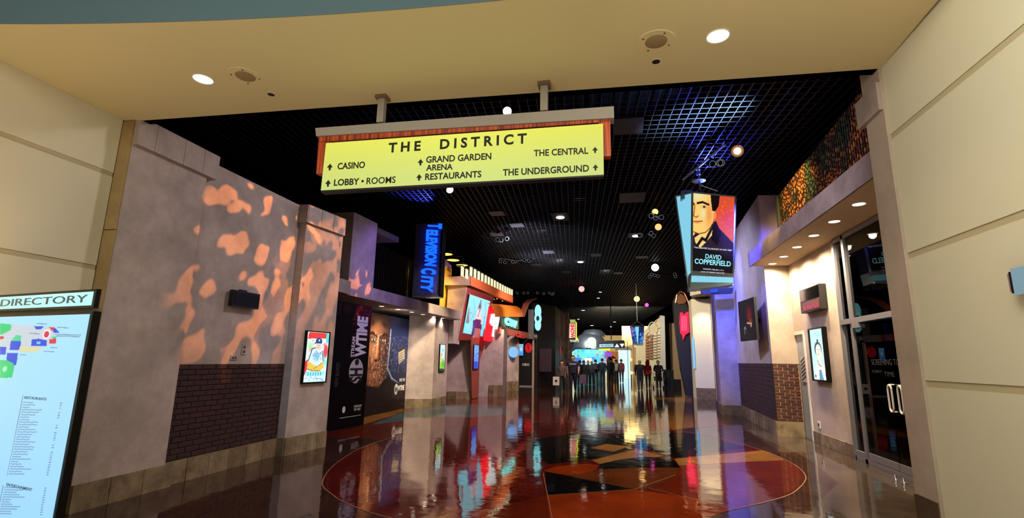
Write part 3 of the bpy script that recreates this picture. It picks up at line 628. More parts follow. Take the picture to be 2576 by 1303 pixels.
# recessed downlight builder: trim ring + lens
def make_down(name, c, r, label, group, lens=warm_led, power=0, col=WARM, ang=110):
    t = thing(name, c, label, 'downlight', group); x, y, z = c
    MB().lathe((x, y, z), [(r, .0), (r*1.14, -.004), (r*1.16, .004), (r*1.02, .012), (r, 0)], 24).build('trim_ring', whitem, t, True)
    MB().lathe((x, y, z-.002), [(0, 0), (r*.98, 0)], 24).build('lens', lens, t)
    if power:
        l = light('SPOT', (x, y, z-.03), (x, y, 0), power, col, r*.7, ang, .7)
    return t
for i, (x, y) in enumerate(((3.54, 7.97), (3.57, 8.93), (3.59, 9.89), (3.61, 10.86), (3.64, 11.82), (3.64, 12.66))):
    make_down('canopy_downlight', (x, y, 3.945), .085, 'round warm downlight in the right canopy, %s from the storefront end' % ['first', 'second', 'third', 'fourth', 'fifth', 'sixth and last'][i], 'downlights in the right canopy', power=290 if i != 5 else 230, col=(1, .78, .50), ang=165)
# ================================================================ FOYER CEILING FITTINGS
for i, (x, y) in enumerate(((-3.97, 3.77), (.88, 3.98))):
    make_down('foyer_downlight', (x, y, HC-.002), .088, ['large round lit downlight in the cream ceiling, left of the hanging sign', 'large round lit downlight in the cream ceiling, right of the hanging sign'][i], 'foyer downlights')
for i, (x, y) in enumerate(((-3.51, 3.80), (.38, 3.96))):
    t = thing('ceiling_speaker', (x, y, HC), ['round ceiling speaker painted tan, beside the left downlight', 'round ceiling speaker painted tan, beside the right downlight'][i], 'speaker', 'foyer ceiling speakers')
    MB().lathe((x, y, HC), [(.092, -.004), (.155, -.006), (.16, 0)], 28).build('trim_ring', foyer_ceil, t, True)
    MB().lathe((x, y, HC-.006), [(0, -.004), (.085, -.004), (.092, 0)], 28).build('grille', mat('speaker_tan', (150, 128, 92), .8), t, True)
    for k in range(4):
        an = k*math.pi/2+.5; MB().lathe((x+.125*math.cos(an), y+.125*math.sin(an), HC-.007), [(0, -.003), (.009, -.003), (.009, .001)], 8).build('screw', mat('screw_brown', (110, 88, 60), .5), t)
for i, (x, y) in enumerate(((-3.49, 4.15), (.40, 4.26))):
    t = thing('sprinkler_hole', (x, y, HC), ['small dark round ceiling hole with pale ring, left of the sign post', 'small dark round ceiling hole with pale ring, right of the sign'][i], 'ceiling fitting', 'dark round ceiling fittings')
    MB().lathe((x, y, HC-.001), [(.036, -.003), (.045, -.003), (.046, .001)], 20).build('trim_ring', foyer_ceil, t, True)
    MB().lathe((x, y, HC-.003), [(0, 0), (.036, 0)], 20).build('opening', black, t)
# ================================================================ HANGING DISTRICT SIGN
S0, S1 = Vector((-2.35, 4.40, 0)), Vector((-.65, 4.45, 0)); sa = (S1-S0).normalized(); sn = Vector((sa.y, -sa.x, 0))
def son(u, v, off=0):
    o = S0+sn*off; return atp(u, v, (o.x, o.y), (o.x+sa.x, o.y+sa.y))
sg = thing('hanging_sign', (S0+S1)/2+UP*4, 'wide lit yellow directional sign with red wood surround, hung on two posts', 'sign')
wood = bpy.data.materials.new('red_woodgrain'); wood.use_nodes = True; nt = wood.node_tree; b = nt.nodes['Principled BSDF']
g = nt.nodes.new('ShaderNodeNewGeometry'); mp = nt.nodes.new('ShaderNodeMapping'); mp.inputs['Scale'].default_value = (46, 46, 1.1); nz = nt.nodes.new('ShaderNodeTexNoise'); nz.inputs['Scale'].default_value = 1; nz.inputs['Detail'].default_value = 3
r1 = nt.nodes.new('ShaderNodeValToRGB'); r1.color_ramp.elements[0].position = .36; r1.color_ramp.elements[1].position = .64; r1.color_ramp.elements[0].color = (*srgb((118, 28, 12)), 1); r1.color_ramp.elements[1].color = (*srgb((222, 96, 44)), 1)
nt.links.new(g.outputs['Position'], mp.inputs[0]); nt.links.new(mp.outputs[0], nz.inputs['Vector']); nt.links.new(nz.outputs['Fac'], r1.inputs[0]); nt.links.new(r1.outputs[0], b.inputs['Base Color']); b.inputs['Roughness'].default_value = .45
def slab(name, corners, off, th, m, par=sg):   # corners px TL TR BR BL on the sign plane moved forward by off
    q = [son(u, v, off) for u, v in corners]; MB().prism(q, -sn*th).build(name, m, par)
slab('top_cap', [(793, 322), (1544, 267), (1545, 296), (795, 342)], .05, .13, greyp)
slab('wood_surround', [(801, 342), (1535, 290), (1535, 306), (802, 358)], .03, .08, wood)
slab('wood_surround', [(801, 356), (832, 354), (828, 434), (795, 437)], .03, .08, wood)
slab('wood_surround', [(1506, 300), (1535, 292), (1537, 392), (1508, 394)], .03, .08, wood)
slab('light_box', [(820, 360), (1517, 311), (1519, 440), (807, 480)], .085, .07, black)
slab('bottom_edge', [(807, 479), (1519, 439), (1519, 443), (807, 484)], .09, .08, black)
Y0 = .09; q = [son(u, v, Y0) for u, v in [(807, 479), (1519, 439), (1517, 311), (820, 360)]]
ny, nx = 24, 60; im = np.zeros((ny, nx, 3)); V, U = np.meshgrid(np.linspace(0, 1, ny), np.linspace(0, 1, nx), indexing='ij')
lo = np.array([212, 226, 128.]); hi = np.array([238, 238, 92.]); im[:] = lo+(hi-lo)*(V[..., None]**1.2); im *= (1-.06*np.abs(U[..., None]-.5))
art = artwork('yellow_panel', q[0], q[1]-q[0], q[3]-q[0], im, print_mat('sign_backlight', 1.0), sg)
co = [(q[0]*(1-u)*(1-v)+q[1]*u*(1-v)+q[2]*u*v+q[3]*(1-u)*v) for v in np.linspace(0, 1, ny) for u in np.linspace(0, 1, nx)]
art.data.vertices.foreach_set('co', np.array([c[:] for c in co]).ravel())
def stext(s, pl, prr, cap, bold=.022, space=1.0, nm='lettering'):
    o = son(*pl, Y0+.002); r = son(*prr, Y0+.002); d = r-o; h = (son(pl[0], pl[1]-cap, Y0+.002)-o).length
    letters(s, o, d, UP, d.length, h, textdark, art, nm, bold, 0, .003, space)
stext('THE  DISTRICT', (977, 385), (1325, 361.5), 25, .032, 1.55)
stext('CASINO', (849, 427), (918, 423), 16.5); stext('LOBBY \u2022', (840, 468), (915, 464.3), 16.5); stext('ROOMS', (922, 464), (995, 460.5), 16.5, .012)
stext('GRAND GARDEN', (1072, 410.5), (1236, 401.5), 16.5); stext('ARENA', (1072, 430), (1139, 427), 15)
stext('RESTAURANTS', (1069.5, 453.5), (1211, 446.5), 16.5); stext('THE CENTRAL', (1343, 394), (1480, 387.5), 16.5); stext('THE UNDERGROUND', (1265, 443), (1482, 432), 17)
for u, v in ((830, 421), (825.5, 462), (1058, 409), (1054.5, 447), (1497, 378), (1498, 422)):
    c = son(u, v, Y0+.003); k = (son(u+8, v, Y0+.003)-c).length
    sh = [(-.9, -.05), (0, 1.1), (.9, -.05), (.35, -.05), (.3, -.5), (.22, -.95), (-.22, -.95), (-.3, -.5), (-.35, -.05)]
    MB().prism([c+sa*(x*k)+UP*(y*k) for x, y in sh], sn*.003).build('arrow', textdark, art)
for (x, y) in ((-2.35, 4.40), (-.65, 4.45)):
    MB().box((x-.036, y-.03, 3.98), (x+.036, y+.03, HC-.03)).build('post', greyp, sg)
    MB().prism([(x-.06, y-.06, HC-.035), (x+.06, y-.06, HC-.035), (x+.06, y+.06, HC-.035), (x-.06, y+.06, HC-.035)], (0, 0, .033)).build('mounting_plate', mat('plate_bronze', (120, 98, 76), .5), sg)
# ================================================================ DIRECTORY
dr = thing('directory_stand', (-4.1, 2.8, 0), 'tall lit directory board with map and DIRECTORY header at the left edge', 'directory')
d0, d1 = Vector((-4.62, 2.95, 0)), Vector((-3.66, 2.76, 0))
def don(u, v, off=0):
    a = (d1-d0).normalized(); n = Vector((a.y, -a.x, 0)); o = d0+n*off; return atp(u, v, (o.x, o.y), (o.x+a.x, o.y+a.y))
da = (d1-d0).normalized(); dn = Vector((da.y, -da.x, 0))
TR, BR_, = don(240, 731), don(236, 770)
zt, zb = 2.03, 1.885
xr = TR; print('dir', TR, BR_, don(228, 785), don(130, 1303), don(0, 697), don(0, 765))
def dbox(s0, s1, za, zb, off, th, m, nm):   # s measured leftwards from right edge
    e = Vector((TR.x, TR.y, 0)); q = [e-da*s0+UP*za+dn*off, e-da*s1+UP*za+dn*off, e-da*s1+UP*zb+dn*off, e-da*s0+UP*zb+dn*off]
    MB().prism(q, -dn*th).build(nm, m, dr)
HT, HB = TR.z+.0, BR_.z
dbox(-.012, 1.7, HB-.012, HT+.012, 0, .03, black_m, 'header_case'); 
e = Vector((TR.x, TR.y, 0))
P = Paint(8, 4, (176, 240, 236), (184, 244, 240)); artwork('header_panel', e-da*1.65+UP*(HB+.006)+dn*.003, da*1.64, UP*(HT-HB-.012), P.i, screen_print, dr)
tl, tr_ = don(8, 745, .006), don(219, 762, .006)
hcap = (HT-HB)*.50
letters('DIRECTORY', don(6, 742, .006)*0+(e-da*((e-Vector((tl.x, tl.y, 0))).length)+UP*(HB+(HT-HB)*.25)+dn*.006), da, UP, ((e-Vector((tl.x, tl.y, 0))).length-(e-Vector((tr_.x, tr_.y, 0))).length), hcap, mat('header_grey', (96, 104, 110), .5), dr, 'header_lettering', .0, 0, .004)
ST = don(228, 790); SZ = ST.z; er = (e-Vector((ST.x, ST.y, 0))).length
dbox(er-.025, 1.7, .0, SZ+.02, .0, .05, black_m, 'cabinet')
dbox(er+.05, 1.6, HB-.05, HB, -.03, .05, greyp, 'neck')
W_, H_ = 1.5, SZ-.42
P = Paint(250, 330, (150, 206, 244), (162, 216, 246))
def sx(u, v):   # photo px on the screen -> print coordinates
    p = don(u, v, .003); return (1-((e-Vector((p.x, p.y, 0))).length-er)/W_, (p.z-.42)/H_)
def pp(pts, c, o=1): P.poly([sx(*p) for p in pts], c, o)
g_ = (20, 196, 120); b_ = (16, 74, 206); rr_ = (204, 44, 74); gy = (188, 200, 210)
pp([(0, 815), (140, 822), (140, 860), (90, 885), (0, 880)], gy); pp([(0, 813), (29, 816), (27, 830), (5, 842), (0, 842)], g_); pp([(0, 845), (11, 847), (8, 853), (0, 854)], rr_); pp([(27, 858), (40, 842), (54, 845), (52, 858)], (60, 200, 150))
pp([(27, 858), (53, 858), (51, 880), (24, 880)], b_); pp([(0, 872), (16, 873), (14, 892), (0, 892)], b_); pp([(18, 888), (46, 888), (40, 918), (34, 920), (16, 906)], b_); pp([(0, 906), (16, 906), (34, 914), (36, 922), (30, 950), (0, 951)], g_)
pp([(86, 820), (110, 821), (104, 828), (90, 828)], b_); pp([(123, 822), (138, 824), (150, 837), (136, 837)], b_); pp([(123, 822), (138, 824), (135, 832), (128, 830)], rr_); pp([(80, 854), (97, 852), (118, 856), (117, 871), (78, 870)], b_); pp([(92, 860), (102, 860), (101, 866), (92, 866)], (120, 190, 240)); pp([(124, 854), (142, 851), (140, 865), (124, 864)], rr_); pp([(130, 847), (142, 846), (142, 851), (131, 851)], g_); pp([(50, 872), (98, 873), (96, 886), (46, 885)], (206, 204, 160))
cx_, cy_ = sx(117, 841); P.ell(cx_, cy_, .030, .030*.75, (232, 240, 246)).ell(cx_, cy_, .022, .022*.75, rr_)
cx_, cy_ = sx(12, 928); P.ell(cx_, cy_, .02, .014, (150, 236, 190))
def tl_(u0, v0, u1, v1, c=(100, 120, 150), wd=.0028, o=.8): P.line([sx(u0, v0), sx(u1, v1)], wd, c, o)
tl_(145, 823, 172, 825); tl_(138, 841, 203, 843); tl_(142, 845, 200, 847); tl_(92, 814, 118, 815); tl_(75, 838, 100, 840); tl_(128, 874, 145, 875); tl_(110, 884, 136, 885); tl_(50, 892, 66, 893)
tl_(58, 995, 18, 1195); tl_(8, 1222, -6, 1290)
rr2 = random.Random(4)
for i in range(30):
    v = 1012+i*6.2; u = 56-i*1.27; tl_(u+3, v, u+18+rr2.random()*38, v+.6, wd=.0024); 
    if rr2.random() < .7: tl_(152-i*1.2, v+2, 156-i*1.2, v+2.2, wd=.003)
for i in range(12): v = 1226+i*6; u = 10-i*1.3; tl_(u+2, v, u+20+rr2.random()*40, v+.6, wd=.0024); tl_(112-i, v+2, 116-i, v+2)
artwork('screen', e-da*(er+W_)+UP*.42+dn*.003, da*W_, UP*H_, P.i, screen_print, dr)
def dtext(s, u, v, u2, cap):
    a = don(u, v, .006); b2 = don(u2, v, .006); letters(s, a, da, UP, (Vector((b2.x, b2.y))-Vector((a.x, a.y))).length, cap, mat('list_blue', (70, 96, 140), .5), dr, 'list_heading', .01, 0, .001)
dtext('RESTAURANTS', 62, 1003, 118, .018); dtext('ENTERTAINMENT', 17, 1222, 84, .018)
# emergency light on the right foyer wall
em = thing('emergency_light', (2.35, 3.6, 2.1), 'small blue-white emergency lamp box on the cream wall at the right edge', 'emergency light')
ye = atx(2543, 725, 2.34).y
MB().box((2.33, ye-.36, 2.03), (2.40, ye-.035, 2.19)).build('housing', mat('housing_blue', (140, 184, 226), .4), em)
MB().box((2.335, ye-.035, 2.045), (2.39, ye-.008, 2.175)).build('lens_frame', black_m, em)
MB().box((2.34, ye-.008, 2.055), (2.385, ye+.012, 2.165)).build('lamp_lens', chrome, em)
# ================================================================ LEFT: CANOPY ENTRANCE
ZC = 3.0
F0, F1 = Vector((-6.08, 10.3, 0)), Vector((-5.62, 17.62, 0)); fa = (F1-F0).normalized()
cn = thing('trim_5', (-6.5, 14, ZC), 'long plaster canopy with purple-lit fascia and six recessed lights over the mural', 'canopy', kind='structure')
MB().foot([(F0.x, F0.y), (F1.x, F1.y), (-8.6, 17.9), (-8.6, 10.3)], ZC, ZC+.30).build('canopy_slab', plaster, cn)
nf = 7
for i in range(nf):
    a = F0+fa*((F1-F0).length*i/nf+.003); b = F0+fa*((F1-F0).length*(i+1)/nf-.003)
    MB().prism([a+UP*ZC, b+UP*ZC, b+UP*(ZC+.31), a+UP*(ZC+.31)], (.03, 0, 0)).build('fascia_block', plaster, cn)
MB().box((-8.6, 8.7, ZC-.0), (-5.95, 10.3, ZC+.3)).build('canopy_return', plaster, cn)
for i, (u, v) in enumerate(((960, 770), (1000, 778), (1036, 785), (1064, 791), (1091, 796), (1113, 800))):
    p = atz(u, v, ZC)
    make_down('canopy_downlight', (p.x, p.y, ZC-.004), .07, 'small round downlight in the left canopy, %s from the red banner' % ['first', 'second', 'third', 'fourth', 'fifth', 'sixth and last'][i], 'downlights in the left canopy', power=60, col=(1, .82, .60), ang=130)
# banner
bn = thing('banner', (-6.2, 11, 0), 'tall black and maroon banner with big white sideways streaming title', 'banner')
Bp, Bq = (-6.25, 10.2), (-6.06, 11.60); ba, bn_n = offset(Bp, Bq, -1); BL_ = (Vector(Bq)-Vector(Bp)).length
q = [Vector((*Bp, 0)), Vector((*Bq, 0)), Vector((*Bq, 2.86)), Vector((*Bp, 2.86))]
MB().prism(q, -bn_n*.10).build('panel', black, bn)
P = Paint(60, 120, (5, 4, 6)); V = P.V; U = P.U
P.mix(np.clip((V-.62)*4, 0, 1)*np.clip((U-.45)*5, 0, 1)*.9, (74, 8, 30)); P.specks(40, .012, (170, 120, 130), .5, 1, .7, 1).grain(.2)
artwork('print', q[0]+bn_n*.003, q[1]-q[0], q[3]-q[0], P.i, paper_print, bn)
Wt = mat('banner_white', (225, 222, 228), .5)
def ban(u, v): k = atp(u, v, Bp, Bq); return (Vector((k.x-Bp[0], k.y-Bp[1])).length, k.z)
def vtext(s, u_base, v_start, v_end, capw, m=Wt, bold=.03, par=bn, P0=Bp, al=ba, n=bn_n, f=ban, nm='lettering', shear=0):
    # reads upwards: right vector = up, up vector = -along
    s0, z0 = f(u_base, v_start); _, z1 = f(u_base, v_end)
    O = Vector((*P0, 0))+al*s0+UP*z0+n*.006
    letters(s, O, UP, -al, z1-z0, capw, m, par, nm, bold, shear, .003)
vtext('WTIME', 918.5, 898, 797, ban(918.5, 850)[0]-ban(891, 850)[0], bold=.05); vtext('STREAM', 889.5, 898, 847, ban(889.5, 870)[0]-ban(881, 870)[0])
# round emblem with cut-out letters
es, ez = ban(895.5, 933); ew = (ban(913, 933)[0]-ban(878, 933)[0])/2; eh = (ban(896, 902)[1]-ban(896, 964)[1])/2
O = Vector((*Bp, 0))+ba*es+UP*ez+bn_n*.005; sm = MB(); kk = 28
sm.face([O+ba*(ew*math.cos(2*math.pi*i/kk))+UP*(eh*math.sin(2*math.pi*i/kk)) for i in range(kk)]); sm.build('emblem_disc', mat('banner_silver', (196, 194, 200), .5), bn)
letters('SH', O+ba*ew*.9-UP*eh*.92+bn_n*.002, UP, -ba, eh*1.15, ew*1.8, black, bn, 'emblem_letters', .04, 0, .001)
sm = MB(); sm.face([O+UP*eh*.72+bn_n*.006+ba*(.075*math.cos(2*math.pi*i/kk))+UP*(.075*math.sin(2*math.pi*i/kk)) for i in range(kk)]); sm.build('emblem_dot', black, bn)
vtext('NEW BLOOD', 849, 972, 912, .12, mat('banner_grey', (64, 60, 66), .5), .02)
s0, z0 = ban(880, 1030); O = Vector((*Bp, 0))+ba*s0+UP*z0+bn_n*.005
letters('TRY FREE', Vector((*Bp, 0))+ba*.98+UP*.36+bn_n*.004, ba, UP, .26, .055, Wt, bn, 'small_print', .01, 0, .001)
letters('STREAM NOW', Vector((*Bp, 0))+ba*.98+UP*.435+bn_n*.004, ba, UP, .30, .055, Wt, bn, 'small_print', .01, 0, .001)
sm = MB(); sm.face([Vector((*Bp, 0))+ba*(.62+.055*math.cos(2*math.pi*i/kk))+UP*(.42+.075*math.sin(2*math.pi*i/kk))+bn_n*.005 for i in range(kk)]); sm.build('small_emblem', Wt, bn)
MB().prism([Vector((*Bp, 0))+ba*(.5)+UP*.24, Vector((*Bp, 0))+ba*1.28+UP*.24, Vector((*Bp, 0))+ba*1.28+UP*.25, Vector((*Bp, 0))+ba*.5+UP*.25], bn_n*.004).build('rule', Wt, bn)
MB().prism([Vector((*Bp, 0))+ba*.02+UP*2.80, Vector((*Bp, 0))+ba*.03+UP*2.80, Vector((*Bp, 0))+ba*.03+UP*2.86, Vector((*Bp, 0))+ba*.02+UP*2.86], bn_n*.01).build('clip', steel, bn)
# mural
mu = thing('mural', (-6.85, 14.3, 0), 'dark mural of a large snow-speckled bearded face under the left canopy', 'mural')
mx0, mx1 = -6.83, (12.2, 15.74)
MB().box((-7.0, 12.2, .0), (mx0-.004, 15.74, 2.86)).build('panel', black, mu)
P = Paint(170, 130, (24, 20, 34), (18, 22, 48)); V, U = P.V, P.U
P.mix(np.clip((U-.50)*6, 0, 1)*np.clip((V-.18)*3, 0, 1)*.95, (38, 52, 104)); P.mix(np.clip((.30-V)*5, 0, 1), (26, 14, 14))
fx = .40
P.ell(fx, .62, .21, .44, (120, 76, 52), .35).ell(fx-.08, .60, .12, .36, (206, 140, 92), 1, 0, .9).ell(fx+.13, .60, .09, .34, (84, 56, 52), 1, 0, .8)
P.ell(fx+.19, .60, .09, .36, (50, 36, 42), 1, 0, .6); P.ell(fx, 1.03, .25, .13, (26, 18, 20), .5).ell(fx-.2, .9, .05, .14, (28, 18, 20), .6).ell(fx-.12, .90, .05, .04, (40, 26, 24), 1, .4, .8).ell(fx+.09, .90, .07, .035, (28, 20, 22), 1, -.3, .9)
P.ell(fx-.09, .735, .085, .04, (58, 32, 26), 1).ell(fx+.10, .735, .08, .04, (46, 28, 28), 1)
P.line([(fx-.17, .79), (fx-.10, .80), (fx-.03, .765)], .012, (52, 30, 24)); P.line([(fx+.03, .765), (fx+.10, .80), (fx+.17, .785)], .012, (44, 28, 26))
for ex in (fx-.09, fx+.10): P.ell(ex, .735, .036, .013, (200, 190, 180), .3).ell(ex, .735, .014, .013, (50, 70, 80), .3).ell(ex, .735, .006, .006, (8, 8, 10), .3)
P.line([(fx-.01, .75), (fx-.015, .62), (fx-.02, .55)], .018, (232, 168, 116), .8); P.ell(fx-.02, .545, .045, .028, (196, 124, 84), .5); P.line([(fx+.03, .72), (fx+.035, .6), (fx+.04, .54)], .012, (78, 46, 38), .8); P.line([(fx-.05, .53), (fx+.03, .53)], .01, (56, 30, 24))
P.ell(fx-.01, .44, .07, .02, (168, 84, 70), .5).line([(fx-.07, .442), (fx+.06, .44)], .006, (70, 30, 28)); P.line([(fx-.13, .56), (fx-.10, .44)], .012, (120, 70, 50), .7)
P.ell(fx-.04, .35, .15, .10, (170, 110, 74), 1, 0, .8).specks(110, .008, (190, 136, 94), fx-.17, fx+.10, .27, .46).specks(130, .008, (90, 56, 40), fx-.16, fx+.14, .27, .50).specks(140, .006, (236, 220, 210), fx-.1, fx+.2, .3, .8)
P.line([(fx+.22, .85), (fx+.215, .65), (fx+.20, .45), (fx+.3, .34), (fx+.48, .26)], .012, (150, 170, 210), .9); P.specks(200, .006, (150, 170, 220), .62, 1, .4, .8)
P.poly([(0, .24), (.2, .30), (.45, .26), (.6, .36), (1, .24), (1, 0), (0, 0)], (26, 18, 22)); P.specks(260, .009, (54, 40, 42), 0, 1, 0, .28).grain(.25)
P.poly([(.80, .63), (.93, .67), (.95, .55), (.82, .49)], (224, 214, 184)); P.line([(.81, .635), (.93, .675)], .012, (60, 50, 50)); 
for k in range(4): P.line([(.825, .60-.027*k), (.94, .635-.027*k)], .004, (130, 120, 110))
artwork('print', (mx0, 12.2, 0), (0, 3.54, 0), (0, 0, 2.86), P.i, paper_print, mu)
letters('ONLY ON', (mx0+.004, 15.22, .86), (0, 1, 0), UP, .42, .10, Wt, mu, 'lettering', .03, 0, .001)
letters('WTIME', (mx0+.004, 15.14, .58), (0, 1, 0), UP, .50, .17, Wt, mu, 'lettering', .06, 0, .001)
sm = MB(); sm.face([(mx0+.004, 15.02+.13*math.cos(2*math.pi*i/kk), .64+.17*math.sin(2*math.pi*i/kk)) for i in range(kk)]); sm.build('emblem_disc', Wt, mu)
letters('SH', (mx0+.007, 14.94, .57), (0, 1, 0), UP, .17, .13, black, mu, 'emblem_letters', .04, 0, .001)
# dark back of the entrance
struct('wall_left', MB().box((-8.6, 8.7, 0), (-8.5, 17.8, ZC)), dark, 'dark back wall of the recess behind the banner and mural', 'wall')
# column beside the mural
c1 = thing('wall_left', (-6.4, 16.4, 0), 'cream-lit pier with stone base at the right end of the mural', 'pier', kind='structure')
K = [(-6.83, 15.75), (-6.04, 16.12), (-6.08, 17.6), (-6.9, 17.6)]
MB().foot(K, 0, ZC).build('plaster_field', plaster, c1)
stone_course(K[0], K[1], 0, .30, (.4, -.9, 0), .27, [stone, stone2], c1); stone_course(K[1], K[2], 0, .30, (1, 0, 0), .3, [stone, stone2], c1)
P = Paint(30, 60, (196, 238, 228), (210, 246, 246)); P.poly([(0, 0), (1, 0), (1, .35), (.6, .5), (.3, .3), (0, .42)], (140, 206, 60)).ell(.3, .45, .2, .16, (240, 190, 90), .5).ell(.35, .62, .12, .08, (230, 120, 60), .5).ell(.7, .25, .2, .12, (60, 150, 70), .6).poly([(0, 0), (1, 0), (1, .08), (0, .1)], (40, 60, 50)).ell(.6, .8, .2, .1, (120, 200, 190), .5)
wall_display('poster_display', (-6.06, 16.62), (-6.07, 17.22), (1, 0, 0), 1.16, 2.1, P, 'lit green and pale blue poster on the cream pier right of the mural')
# walls further along
light('AREA', (-6.0, 13.6, 2.9), (-6.9, 14.2, 1.2), 16, (1, .86, .7), .3)
w2 = thing('wall_left', (-6.4, 20.3, 0), 'purple grey wall between the cream pier and the red fin', 'wall', kind='structure')
MB().foot([(-7.4, 19.8), (-5.88, 20.4), (-5.88, 21.3), (-7.4, 21.3)], 0, 3.4).build('plaster_field', plaster, w2)
MB().box((-7.4, 17.6, 0), (-6.85, 19.9, 3.0)).build('plaster_return', plaster, w2)
stone_course((-6.85, 20.0), (-5.9, 20.38), 0, .3, (.3, -1, 0), .3, [stone, stone2], w2)
MB().foot([(-6.9, 17.63), (-5.9, 17.63), (-6.0, 18.7), (-6.9, 18.7)], 2.15, 3.3).build('boxed_ceiling', plaster, w2)
red_p = mat('red_plaster', (168, 84, 70), .6); redd = mat('dark_red_panel', (142, 48, 46), .6); orange_p = mat('orange_paint', (206, 106, 62), .6)
w3 = thing('wall_left', (-5.8, 21.5, 0), 'salmon red slanted fin with a narrow blue poster', 'fin', kind='structure')
MB().prism([atx(*p, -5.86) for p in ((1188, 1003), (1203, 1000), (1207, 905), (1218, 874), (1230, 846), (1186, 850))], (-.03, 0, 0)).build('fin_panel', red_p, w3)
P = Paint(16, 60, (60, 110, 230), (90, 160, 240)); P.specks(60, .08, (190, 210, 255)).poly([(0, 0), (1, 0), (1, .3), (0, .3)], (40, 70, 200)); P.i *= 1.0
fy0, fy1 = atx(1190, 905, -5.84).y, atx(1203, 905, -5.84).y
wall_display('poster_display', (-5.85, fy0), (-5.85, fy1), (1, 0, 0), 1.2, 2.2, P, 'narrow bright blue poster on the salmon red fin', d=.04)
w4 = thing('wall_left', (-5.5, 23, 0), 'pinkish grey wall with stone base beyond the red fin', 'wall', kind='structure')
MB().foot([(-6.5, 21.58), (-5.04, 22.2), (-5.04, 23), (-6.5, 23)], 0, 2.95).build('plaster_field', plaster, w4)
stone_course((-5.6, 21.9), (-5.04, 22.2), 0, .5, (.4, -1, 0), .24, [stone, stone2], w4)
w5 = thing('wall_left', (-5.6, 26.3, 0), 'cream-lit store wall with round blue sign beyond the pink wall', 'wall', kind='structure')
MB().foot([(-5.9, 25.7), (-5.3, 27.1), (-6.5, 27.3), (-6.5, 25.7)], 0, 2.85).build('plaster_field', plaster, w5)
MB().foot([(-7, 27.1), (-5.28, 27.12), (-5.4, 27.6), (-7, 27.6)], 0, 2.62).build('plaster_field', plaster_jamb, w5)
stone_course((-5.9, 25.7), (-5.3, 27.1), 0, .5, (1, -.4, 0), .3, [stone, stone2], w5)
light('SPOT', (-5.3, 25.2, 3.0), (-5.6, 26.2, 1.0), 90, WARM, .05, 100, .8)
light('SPOT', (-4.95, 22.0, 3.15), (-5.3, 22.0, 0.5), 40, WARM, .05, 100, .8)
o = tag(MB().lathe((-5.45, 26.35, 2.0), [(0, 0), (.28, 0), (.28, .05), (0, .05)], 24, axis=(.6, -.8, 0)).build('round_sign', glow('round_blue', (110, 170, 240), 1)), 'round pale blue lit sign on the cream store wall', 'sign')
P = Paint(20, 40, (60, 130, 220), (120, 190, 240)); P.ell(.5, .55, .25, .2, (230, 240, 255), .5)
wall_display('poster_display', (-6.10, 31.22), (-5.78, 31.22), (0, -1, 0), 1.85, 2.6, P, 'blue and white lit poster at the left edge of the black panel with the red circle', d=.06)
# slanted big screen
bs = thing('video_wall', (-5.9, 20.5, 3.3), 'large leaning screen on a dark red panel, figure in white top and navy trousers', 'screen')
def quadslab(name, q, n, th, m, par): MB().prism(q, Vector(n)*th).build(name, m, par)
pq = [Vector((-5.93, 18.4, 2.30)), Vector((-5.93, 22.7, 2.45)), Vector((-5.62, 22.7, 4.58)), Vector((-5.66, 18.7, 4.50))]
quadslab('leaning_panel', [p+Vector((-.05, 0, 0)) for p in pq], (-.45, 0, 0), 1, redd, bs)
MB().prism([(-5.98, 18.35, 2.2), (-6.5, 18.35, 2.2), (-6.5, 18.6, 4.6), (-5.71, 18.62, 4.6)], (0, .08, 0)).build('panel_return', plaster, bs)
P = Paint(90, 100, (110, 206, 226), (150, 226, 236))
P.line([(.2, .9), (.35, .6), (.2, .3)], .01, (80, 170, 200)).line([(.75, .95), (.85, .6), (.8, .2)], .01, (70, 160, 190)).line([(0, .55), (1, .52)], .004, (60, 130, 150), .6).ell(.15, .2, .2, .2, (130, 226, 240), 1)
P.poly([(.34, 0), (.36, .18), (.32, .36), (.40, .44), (.62, .46), (.72, .36), (.76, .22), (.70, 0)], (18, 36, 92)); P.ell(.42, .2, .05, .16, (36, 60, 150), .8)
P.poly([(.40, .42), (.42, .58), (.46, .72), (.52, .84), (.58, .72), (.64, .56), (.66, .44)], (214, 208, 214)); P.line([(.46, .70), (.53, .95), (.58, .76), (.5, .5)], .012, (70, 60, 80)); P.line([(.52, .5), (.54, .9)], .008, (150, 120, 130)); P.ell(.52, .77, .05, .07, (60, 44, 50), .6)
P.line([(.64, .56), (.72, .42), (.70, .34)], .03, (206, 196, 200)); P.line([(.42, .5), (.38, .4)], .025, (206, 196, 200))
P.i *= 1.03
sq = [Vector((-5.96, 18.89, 2.60)), Vector((-5.96, 22.3, 2.60)), Vector((-5.70, 22.05, 4.21)), Vector((-5.70, 18.80, 4.11))]
ar = artwork('screen_face', sq[0], sq[1]-sq[0], sq[3]-sq[0], P.i, screen_print, bs)
ny, nx = P.i.shape[:2]
co = [(sq[0]*(1-u)*(1-v)+sq[1]*u*(1-v)+sq[2]*u*v+sq[3]*(1-u)*v)+Vector((.03, 0, 0)) for v in np.linspace(0, 1, ny) for u in np.linspace(0, 1, nx)]
ar.data.vertices.foreach_set('co', np.array([c[:] for c in co]).ravel())
quadslab('screen_case', [p+Vector((.02, 0, 0)) for p in sq], (-.06, 0, 0), 1, black, bs)
